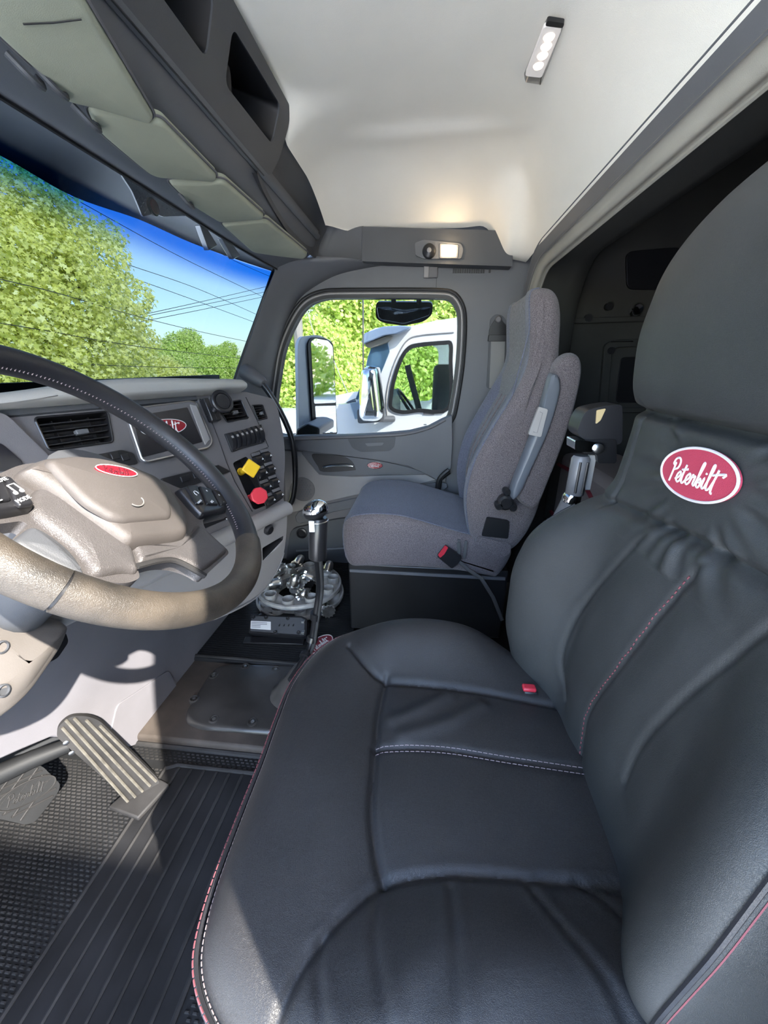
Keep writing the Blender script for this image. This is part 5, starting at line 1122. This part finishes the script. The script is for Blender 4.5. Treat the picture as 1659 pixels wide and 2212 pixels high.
for k in range(4): MB().box(CU.pt((604 + k * 10, 1350), .0045), (.006, .002, .002)).build('moulded_mark', plast_bk, cu_)
MB().prism([[PX(p, 'z', .048) for p in [(530, 1378), (660, 1380), (655, 1394), (525, 1390)]]], (0, 0, .006)).build('tray_lip', plast_bk, cu_, .002)
MB().box((PX((600, 1352), 'z', .05)[0] + .02, PX((600, 1352), 'z', .05)[1], .058), (.045, .10, .012)).build('bracket_foot', plast_bk, cu_, .003)
# ================================================================== DOME LIGHT
DL = Plane((.25, -.23, 1.752), (-.10, -1, 0), (1, -.10, 0))
dl = thing('dome_light', 'chrome framed LED dome lamp on the headliner', 'lamp', (.25, -.23, 1.74))
ob = [tuple(p) for p in fillet(DL.abs_([(1178, 36), (1190, 32), (1222, 38), (1226, 50), (1178, 165), (1166, 174), (1134, 168), (1128, 156)]), .012)]
ob = [tuple(p) for p in fillet(DL.abs_([(1180, 33), (1226, 40), (1174, 174), (1127, 167)]), .014)]
dome(MB(), DL, ob, -.03, .014, .010, 0).build('bezel', alum, dl, smooth=60)
panel('lens', DL, [tuple(p) for p in fillet(DL.abs_([(1176, 55), (1214, 60), (1170, 166), (1134, 162)], .016), .008)], .010, .018, lens_off, dl, .003)
panel('switch', DL, [tuple(p) for p in fillet(DL.abs_([(1183, 40), (1220, 46), (1216, 57), (1178, 52)], .016), .005)], .012, .019, plast_bks, dl, .002)
for p in [(1186, 80), (1180, 100), (1172, 120), (1163, 142)]: MB().lathe([(.012, 0), (.010, .003), (.001, .004)], DL.pt(p, .018), DL.m, 16).build('led', lamp_led, dl)
hm_ = MB().box((.60, -.40, 1.62), (.004, .002, .002)).build('headliner_mark', plast_dk) if False else None
# ================================================================== OUTSIDE
gmat = mat('pale_concrete', (.74, .72, .68), .9, bump=('noise', 60, .4, .01), var=(3, .15))
gz = -1.38
MB_ = MB().prism([[(-60, -60, gz), (80, -60, gz), (80, 80, gz), (-60, 80, gz)]], (0, 0, -.2)).build('floor', gmat); tag(MB_, 'sunlit pale asphalt lot outside the truck', 'ground', kind='structure')
vn = thing('sun_blocker_van', 'unseen white box van added behind and left of the cab to block low sun', 'van', (-3.7, -3.2, gz))  # out-of-view van shape, added to keep low sun off the cab floor
MB().box((-3.75, -3.2, .87), (1.05, 2.2, 1.97)).build('blocker_box', paint_w, vn, .03)
MB().box((-3.75, -5.9, .1), (1.0, .5, 1.2)).build('blocker_cab', paint_w, vn, .15, seg=4)
for x in (-4.6, -2.9):
    for y in (-5.6, -1.9): MB().lathe([(.2, -.12), (.38, -.12), (.40, -.08), (.40, .08), (.38, .12), (.2, .12)], (x, y, gz + .40), (1, 0, 0), 24).build('wheel', rubber, vn)
# passenger side mirror
mg = mat('mirror_glass', (.80, .82, .84), .02, 1.0)
mir = thing('side_mirror', 'tall white backed door mirror outside the passenger window', 'mirror', PX((690, 960), 'x', 1.36))
MP = Plane(PX((690, 830), 'x', 1.36), (.87, -.49, 0), (0, 0, 1))
mo = [tuple(p) for p in fillet(MP.abs_([(645, 745), (652, 727), (690, 723), (716, 735), (722, 745), (729, 938), (690, 942), (648, 942)]), .03)]
panel('mirror_back', MP, mo, -.03, -.008, mat('mirror_shell_white', (.62, .66, .70), .35), mir, .008, seg=3)
panel('mirror_frame', MP, [tuple(p) for p in fillet(MP.abs_([(664, 742), (672, 728), (700, 730), (719, 742), (728, 938), (676, 940)]), .02)], -.02, .004, plast_bk, mir, .004)
panel('flat_glass', MP, [tuple(p) for p in fillet(MP.abs_([(671, 738), (680, 731), (708, 736), (718, 748), (725, 870), (678, 872)], .004), .012)], .003, .006, mg, mir, .001)
panel('convex_glass', MP, [tuple(p) for p in fillet(MP.abs_([(680, 877), (725, 876), (727, 934), (684, 936)], .004), .008)], .003, .006, mg, mir, .001)
MB().tube([PX((655, 945), 'x', 1.36), PX((654, 925), 'x', 1.40), PX((662, 870), 'x', 1.46), PX((664, 800), 'x', 1.50)], .02, 10).build('support_arm', plast_dk2, mir)
MB().prism([[PX(p, 'x', 1.06) for p in [(637, 944), (640, 927), (662, 914), (690, 924), (690, 944)]]], (.34, 0, 0)).build('mount_foot', plast_gr, mir, .01)
# look-down mirror
ldm = thing('look_down_mirror', 'black convex look down mirror hanging above the passenger window', 'mirror', PX((872, 650), 'x', 1.12))
LM = Plane(PX((872, 680), 'x', 1.14), (0, -1, 0), (-.25, 0, 1))
lo2 = [tuple(p) for p in fillet(LM.abs_([(812, 652), (935, 653), (934, 680), (915, 695), (872, 704), (830, 698), (811, 688)]), .02)]
panel('mirror_shell', LM, lo2, -.05, 0, plast_bk, ldm, .012, seg=3)
dome(MB(), LM, [tuple(p) for p in fillet(LM.abs_([(813, 663), (840, 662), (872, 669), (910, 664), (932, 662), (928, 682), (872, 700), (818, 690)], .002), .012)], 0, .006, .006, .012).build('mirror_glass', mat('dark_mirror', (.30, .34, .40), .03, 1.0), ldm, smooth=70)
MB().tube([PX((850, 655), 'x', 1.12), PX((852, 600), 'x', 1.06)], .012, 8).build('bracket', plast_bk, ldm); MB().tube([PX((905, 655), 'x', 1.12), PX((905, 600), 'x', 1.06)], .012, 8).build('bracket', plast_bk, ldm)
# white truck alongside
TX = 2.75; TP = Plane((TX, 0, 0), (0, -1, 0), (0, 0, 1))
tk = thing('white_truck', 'white semi truck cab parked alongside with chrome mirror', 'truck', (TX + 1, .3, gz))
body = TP.abs_([(796, 716), (812, 708), (850, 712), (890, 704), (940, 693), (1000, 684), (1100, 670), (1180, 664)]) + [(1.6, 2.2), (1.6, -1.0)] + TP.abs_([(620, 1200), (560, 1050)]) + TP.abs_([(560, 905), (600, 893), (660, 880), (730, 874), (770, 871), (768, 862), (786, 815), (795, 770), (808, 742), (815, 725)])
wpx = [(846, 880), (846, 858), (852, 822), (866, 780), (882, 755), (903, 747), (960, 742), (972, 745), (972, 780), (968, 880), (905, 885), (870, 889)]
wab = [tuple(p) for p in spl(TP.abs_(wpx), 4, True)]
MB().prism([poly3(TP, body, 0), poly3(TP, inset(wab, -.01), 0)], -TP.m * .10).build('near_side', paint_w, tk, .02)
WSp = TP.abs_([(768, 862), (786, 815), (795, 770), (806, 742), (838, 738), (842, 760), (826, 800), (806, 850), (800, 868)])
panel('windshield', TP, [tuple(p) for p in WSp], .0, .012, mat('truck_glass', (.10, .20, .30), .05, .4, coat=.5), tk, .004)
MB().prism([poly3(TP, TP.abs_([(820, 745), (846, 738), (846, 760), (800, 900), (776, 905)]), .012)], TP.m * .01).build('pillar_cover', paint_w, tk, .004) if False else None
sv = TP.abs_([(785, 740), (792, 722), (830, 708), (866, 706), (890, 708), (884, 713), (862, 722), (834, 726), (812, 735), (790, 744)])
panel('roof_visor', TP, [tuple(p) for p in sv], -.6, .12, mat('blue_visor', (.30, .38, .52), .2, .3), tk, .01)
MB().prism([poly3(TP, TP.abs_([(790, 744), (836, 727), (850, 728), (838, 740), (806, 752), (793, 750)]), .06)], -TP.m * .3).build('visor_underside', mat('visor_under', (.22, .20, .17), .5), tk, .004)
frm = MB().prism([poly3(TP, inset(wab, -.022), .004), poly3(TP, inset(wab, .012), .004)], TP.m * .012).build('window_frame', seal, tk, .002)
MB().tube(spl([TP.pt(p, .004) for p in [(836, 900), (834, 860), (842, 815), (858, 770), (880, 735), (910, 724), (980, 718)]], 5), .006, 6).build('door_gap', plast_gr, tk)
MB().prism([poly3(TP, wab, -.03)], TP.m * .004).build('side_glass', glassmat('truck_side_glass', (.75, .85, .82), .06)[0], tk)
# far side, with its own window so trees show through
MB().prism([[p + np.array([2.3, 0, 0]) for p in poly3(TP, body, 0)], [p + np.array([2.3, .15, 0]) for p in poly3(TP, inset(wab, -.10), 0)]], -TP.m * .10).build('far_side', paint_w, tk, .02)
MB().prism([[(TX + .1, .9, -1.0), (TX + 2.2, .9, -1.0), (TX + 2.2, 3, -1.0), (TX + .1, 3, -1.0)]], (0, 0, 1.5)).build('hood', paint_w, tk, .15, seg=4)
tpx = TP.abs_([(812, 708), (850, 712), (890, 704), (940, 693), (1000, 684), (1100, 670), (1180, 664)]); MB().grid([[p + np.array([x, 0, dz]) for p in poly3(TP, tpx, 0)] for x, dz in ((.0, -.01), (.2, .02), (1.2, .03), (2.1, .02), (2.3, -.01))]).build('roof', paint_w, tk, smooth=60)
MB().box((TX + 1.2, .60, .45), (1.1, .20, .32)).build('inner_dash', plast_dk, tk, .05)
MB().box((TX + .55, -.15, .55), (.22, .10, .55)).build('inner_seat', plast_dk, tk, .05); MB().tube([TP.pt((880, 790), -.3) + np.array([0, 0, 0]), TP.pt((905, 884), -.4)], .03, 8).build('inner_pillar', plast_dk, tk)
st = [TP.pt((885, 880), -.5) + np.array([.0, 0, 0])]; MB().tube([st[0] + np.array([math.cos(t) * .22, math.sin(t) * .13, math.sin(t) * .18]) for t in np.linspace(0, 2 * math.pi, 24)], .015, 6).build('inner_steering_wheel', plast_bk, tk)
mb = MB(); cm = [tuple(p) for p in fillet(TP.abs_([(776, 800), (790, 788), (815, 790), (818, 800), (828, 890), (826, 908), (812, 914), (780, 914), (771, 900), (772, 850)], .25), .05)]
dome(mb, TP, cm, .12, .30, .07, .02); mb.build('chrome_mirror', chrome, tk, smooth=70)
panel('mirror_cap', TP, [tuple(p) for p in fillet(TP.abs_([(770, 884), (829, 880), (829, 912), (772, 916)], .2), .03)], .10, .18, plast_dk2, tk, .02)
MB().tube([TP.pt((800, 905), .18), TP.pt((850, 905), 0)], .03, 8).build('mirror_arm', plast_dk2, tk)
MB().box(TP.pt((926, 893), .004), (.006, .05, .012)).build('door_lock', plast_md, tk)
panel('cowl_cover', TP, [tuple(p) for p in TP.abs_([(757, 870), (774, 868), (785, 830), (796, 870), (790, 900), (768, 905)])], .0, .05, mat('cowl_blue', (.25, .33, .42), .3), tk, .01)
# cb antenna beside the truck
MB().tube([TP.pt((784, 560), .22), TP.pt((785, 908), .22)], .007, 6).build('antenna', mat('antenna_grey', (.12, .12, .11), .5), tk)
# ------------------------------------------------------------------ trees
def leafmat(n, c1, c2, c3):
    m = bpy.data.materials.new(n); m.use_nodes = True; nt = m.node_tree; N = nt.nodes; L = nt.links; b = N['Principled BSDF']
    at_ = N.new('ShaderNodeAttribute'); at_.attribute_name = 'tone'; r = N.new('ShaderNodeValToRGB'); r.color_ramp.elements[0].color = (*c1, 1); r.color_ramp.elements[1].color = (*c3, 1)
    e = r.color_ramp.elements.new(.5); e.color = (*c2, 1); L.new(at_.outputs['Fac'], r.inputs[0]); L.new(r.outputs[0], b.inputs['Base Color']); b.inputs['Roughness'].default_value = .55
    out = N['Material Output']; tr = N.new('ShaderNodeBsdfTranslucent'); L.new(r.outputs[0], tr.inputs[0]); ad = N.new('ShaderNodeMixShader'); ad.inputs[0].default_value = .42
    L.new(b.outputs[0], ad.inputs[1]); L.new(tr.outputs[0], ad.inputs[2]); L.new(ad.outputs[0], out.inputs[0]); return m
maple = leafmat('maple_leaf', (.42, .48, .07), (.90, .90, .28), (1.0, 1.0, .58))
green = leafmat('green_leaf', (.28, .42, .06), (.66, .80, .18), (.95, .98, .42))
bark = mat('bark', (.10, .075, .055), .9, bump=('noise', 30, .8, .02), var=(8, .4))
def tree(name, label, base, blobs, nleaf, size, lm, cat='tree', group=None, trunk=True, seed=1, lobed=False):
    g = np.random.default_rng(seed); t = thing(name, label, cat, base, group); vol = np.array([b[3] ** 2 for b in blobs]); pick = g.choice(len(blobs), nleaf, p=vol / vol.sum())
    B = np.array(blobs); d = g.normal(size=(nleaf, 3)); d /= np.linalg.norm(d, axis=1)[:, None]; rad = g.uniform(.55, 1.03, nleaf) ** .6
    c = B[pick, :3] + d * (B[pick, 3] * rad)[:, None] * np.array([1, 1, .9]); c += g.normal(size=(nleaf, 3)) * size * .8
    nrm = d * .6 + g.normal(size=(nleaf, 3)) * .55 - np.array(SUN_DIR) * .75; nrm /= np.linalg.norm(nrm, axis=1)[:, None]
    a = np.cross(nrm, g.normal(size=(nleaf, 3))); a /= np.linalg.norm(a, axis=1)[:, None] + 1e-9; b = np.cross(nrm, a); s = size * g.uniform(.6, 1.3, nleaf)[:, None]
    # lobed star leaf
    K = 10 if lobed else 4
    if lobed: rr_ = np.array([1.0, .42, .85, .38, .6, .30, .6, .38, .85, .42]); an_ = np.arange(10) * 2 * math.pi / 10; la, lb_ = rr_ * np.cos(an_), rr_ * np.sin(an_) * 1.05
    else: la, lb_ = np.array([-.6, -.1, .75, -.1]), np.array([0, .55, 0, -.55])
    pts = c[:, None] + a[:, None] * (s * la[None])[:, :, None] + b[:, None] * (s * lb_[None])[:, :, None] - nrm[:, None] * (s * np.abs(lb_)[None] * .25)[:, :, None]
    pts = (pts - np.array(base)).reshape(-1, 3).astype(np.float32); me = bpy.data.meshes.new('crown'); me.vertices.add(nleaf * K); me.vertices.foreach_set('co', pts.ravel())
    me.loops.add(nleaf * K); me.loops.foreach_set('vertex_index', np.arange(nleaf * K, dtype=np.int32)); me.polygons.add(nleaf); me.polygons.foreach_set('loop_start', np.arange(nleaf, dtype=np.int32) * K)
    me.update(calc_edges=True); me.validate(); me.materials.append(lm)
    tone = np.clip(g.normal(.5, .25, nleaf), 0, 1); at_ = me.attributes.new('tone', 'FLOAT', 'FACE'); at_.data.foreach_set('value', tone.astype(np.float32))
    o = mkobj('crown', me, t, np.array(base))
    if trunk:
        top = B[:, :3].mean(0); MB().tube([base, np.array(base) * .5 + top * .5 + np.array([.1, .1, 0]), top], [.22, .15, .08], 8).build('trunk', bark, t)
        for bl in B[:6]: MB().tube([np.array(base) * .45 + top * .55, (top + bl[:3]) / 2, bl[:3]], [.08, .05, .02], 6).build('branch', bark, t)
    return t
def PXY(p, y): return PX(p, 'y', y)
def blob(p, ax, v, r): q = PX(p, ax, v); return (*q, r)
Y1 = 11.0
bl = [blob(p, 'y', Y1 + dy, r) for p, dy, r in [((60, 480), 0, 1.5), ((-40, 520), 1, 2.0), ((20, 420), .3, 1.2), ((150, 540), 0, 1.4), ((215, 560), .2, 1.0), ((90, 620), -.6, 1.7), ((200, 650), -.3, 1.3), ((260, 700), 0, 1.0), ((-80, 700), 0, 2.2), ((120, 740), -.5, 1.8), ((230, 770), 0, 1.5), ((30, 820), -.6, 1.9), ((290, 640), .4, .7), ((240, 510), .4, .5), ((300, 740), .4, .8), ((-160, 560), .5, 2.4), ((-120, 860), 0, 2.2), ((150, 860), 0, 1.8)]]
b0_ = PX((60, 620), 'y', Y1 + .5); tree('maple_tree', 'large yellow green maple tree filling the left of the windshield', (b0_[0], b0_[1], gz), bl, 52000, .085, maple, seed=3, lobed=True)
Y2 = 24.0
bl = [blob(p, 'y', Y2, r * 1.41) for p, r in [((390, 755), 1.2), ((370, 790), 1.4), ((420, 770), 1.2), ((410, 735), .8)]]; q = PX((400, 800), 'y', Y2)
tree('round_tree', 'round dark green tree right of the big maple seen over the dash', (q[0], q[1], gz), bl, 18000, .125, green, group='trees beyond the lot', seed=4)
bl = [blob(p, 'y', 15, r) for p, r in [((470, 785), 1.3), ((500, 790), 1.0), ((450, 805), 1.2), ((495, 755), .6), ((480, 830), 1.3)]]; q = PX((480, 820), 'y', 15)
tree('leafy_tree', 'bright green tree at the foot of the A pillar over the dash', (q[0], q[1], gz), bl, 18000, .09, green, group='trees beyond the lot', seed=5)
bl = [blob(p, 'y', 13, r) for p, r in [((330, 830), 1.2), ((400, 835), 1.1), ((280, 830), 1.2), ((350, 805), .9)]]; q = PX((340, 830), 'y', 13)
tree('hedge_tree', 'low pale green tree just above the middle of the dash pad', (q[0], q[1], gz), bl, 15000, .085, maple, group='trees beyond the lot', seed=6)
X1 = 11.0
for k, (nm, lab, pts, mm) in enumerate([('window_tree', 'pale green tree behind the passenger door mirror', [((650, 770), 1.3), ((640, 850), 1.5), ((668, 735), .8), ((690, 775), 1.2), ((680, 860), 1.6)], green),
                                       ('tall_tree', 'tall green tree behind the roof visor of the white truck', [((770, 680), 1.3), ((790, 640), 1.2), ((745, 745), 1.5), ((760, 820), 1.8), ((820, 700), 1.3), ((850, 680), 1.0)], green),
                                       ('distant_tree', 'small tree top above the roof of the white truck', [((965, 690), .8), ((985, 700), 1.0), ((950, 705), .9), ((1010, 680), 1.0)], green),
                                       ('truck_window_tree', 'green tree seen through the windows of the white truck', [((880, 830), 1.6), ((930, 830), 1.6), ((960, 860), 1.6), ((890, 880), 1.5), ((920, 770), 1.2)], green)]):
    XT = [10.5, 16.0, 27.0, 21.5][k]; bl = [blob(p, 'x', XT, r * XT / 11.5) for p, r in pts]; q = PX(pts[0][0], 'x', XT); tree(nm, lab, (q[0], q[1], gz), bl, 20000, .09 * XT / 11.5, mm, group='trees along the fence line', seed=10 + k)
for k, (x, y) in enumerate([(22, -27), (8, -34), (-7, -28)]):
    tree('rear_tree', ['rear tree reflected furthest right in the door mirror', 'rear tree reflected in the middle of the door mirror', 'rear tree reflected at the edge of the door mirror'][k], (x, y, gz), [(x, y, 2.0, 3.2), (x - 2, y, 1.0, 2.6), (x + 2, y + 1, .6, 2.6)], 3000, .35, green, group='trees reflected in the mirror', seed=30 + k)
# power lines
wm = mat('wire_black', (.05, .05, .055), .6)
WL = [([(0, 603), (120, 632), (245, 669), (330, 692), (430, 716), (535, 738)], 'overhead wire crossing the upper maple crown and low sky', 9.0), ([(0, 698), (120, 718), (230, 738), (350, 755), (520, 774)], 'thick overhead cable crossing the lower maple crown', 9.0), ([(285, 600), (430, 652), (552, 697)], 'dark overhead wire across the open blue sky', 14), 
      ([(295, 578), (430, 625), (556, 680)], 'faint upper overhead wire beside the maple', 20), ([(330, 675), (460, 646), (580, 618)], 'topmost wire of the three rising to the right', 24), ([(330, 680), (460, 654), (575, 630)], 'middle wire of the three rising to the right', 24), ([(330, 690), (460, 664), (570, 641)], 'lowest wire of the three rising to the right', 24),
      ([(180, 440), (400, 560), (570, 642)], 'long wire running down to the A pillar', 16), ([(400, 500), (500, 560), (590, 600)], 'wire high in the blue tint beside the A pillar', 16), ([(160, 786), (340, 793), (515, 795)], 'lowest wire in front of the hedge', 9.0)]
for pts, lab, y in WL:
    w3 = spl([PX(p, 'y', y) for p in pts], 6); w3 = [w3[0] + (w3[0] - w3[3]) / np.linalg.norm(w3[0] - w3[3]) * 9] + w3 + [w3[-1] + (w3[-1] - w3[-4]) / np.linalg.norm(w3[-1] - w3[-4]) * 9]
    o = MB().tube(w3, .0011 * y, 5).build('power_line', wm); tag(o, lab, 'wire', 'overhead wires')
pl0 = PX((643, 700), 'x', 9.5); o = MB().tube([(pl0[0], pl0[1], gz), (pl0[0], pl0[1], 6)], .12, 10).build('utility_pole', mat('pole_wood', (.30, .27, .24), .9)); tag(o, 'wooden utility pole behind the door mirror', 'pole')
for p0, p1, lab in [((655, 640), (700, 800), 'guy wire slanting down right behind the mirror'), ((700, 730), (760, 870), 'lower guy wire slanting behind the mirror')]:
    o = MB().tube([PX(p0, 'x', 9.0), PX(p1, 'x', 9.0)], .012, 5).build('guy_wire', mat('wire_pale', (.4, .38, .33), .6)); tag(o, lab, 'wire', 'guy wires')
SC.view_settings.exposure = SC.view_settings.exposure
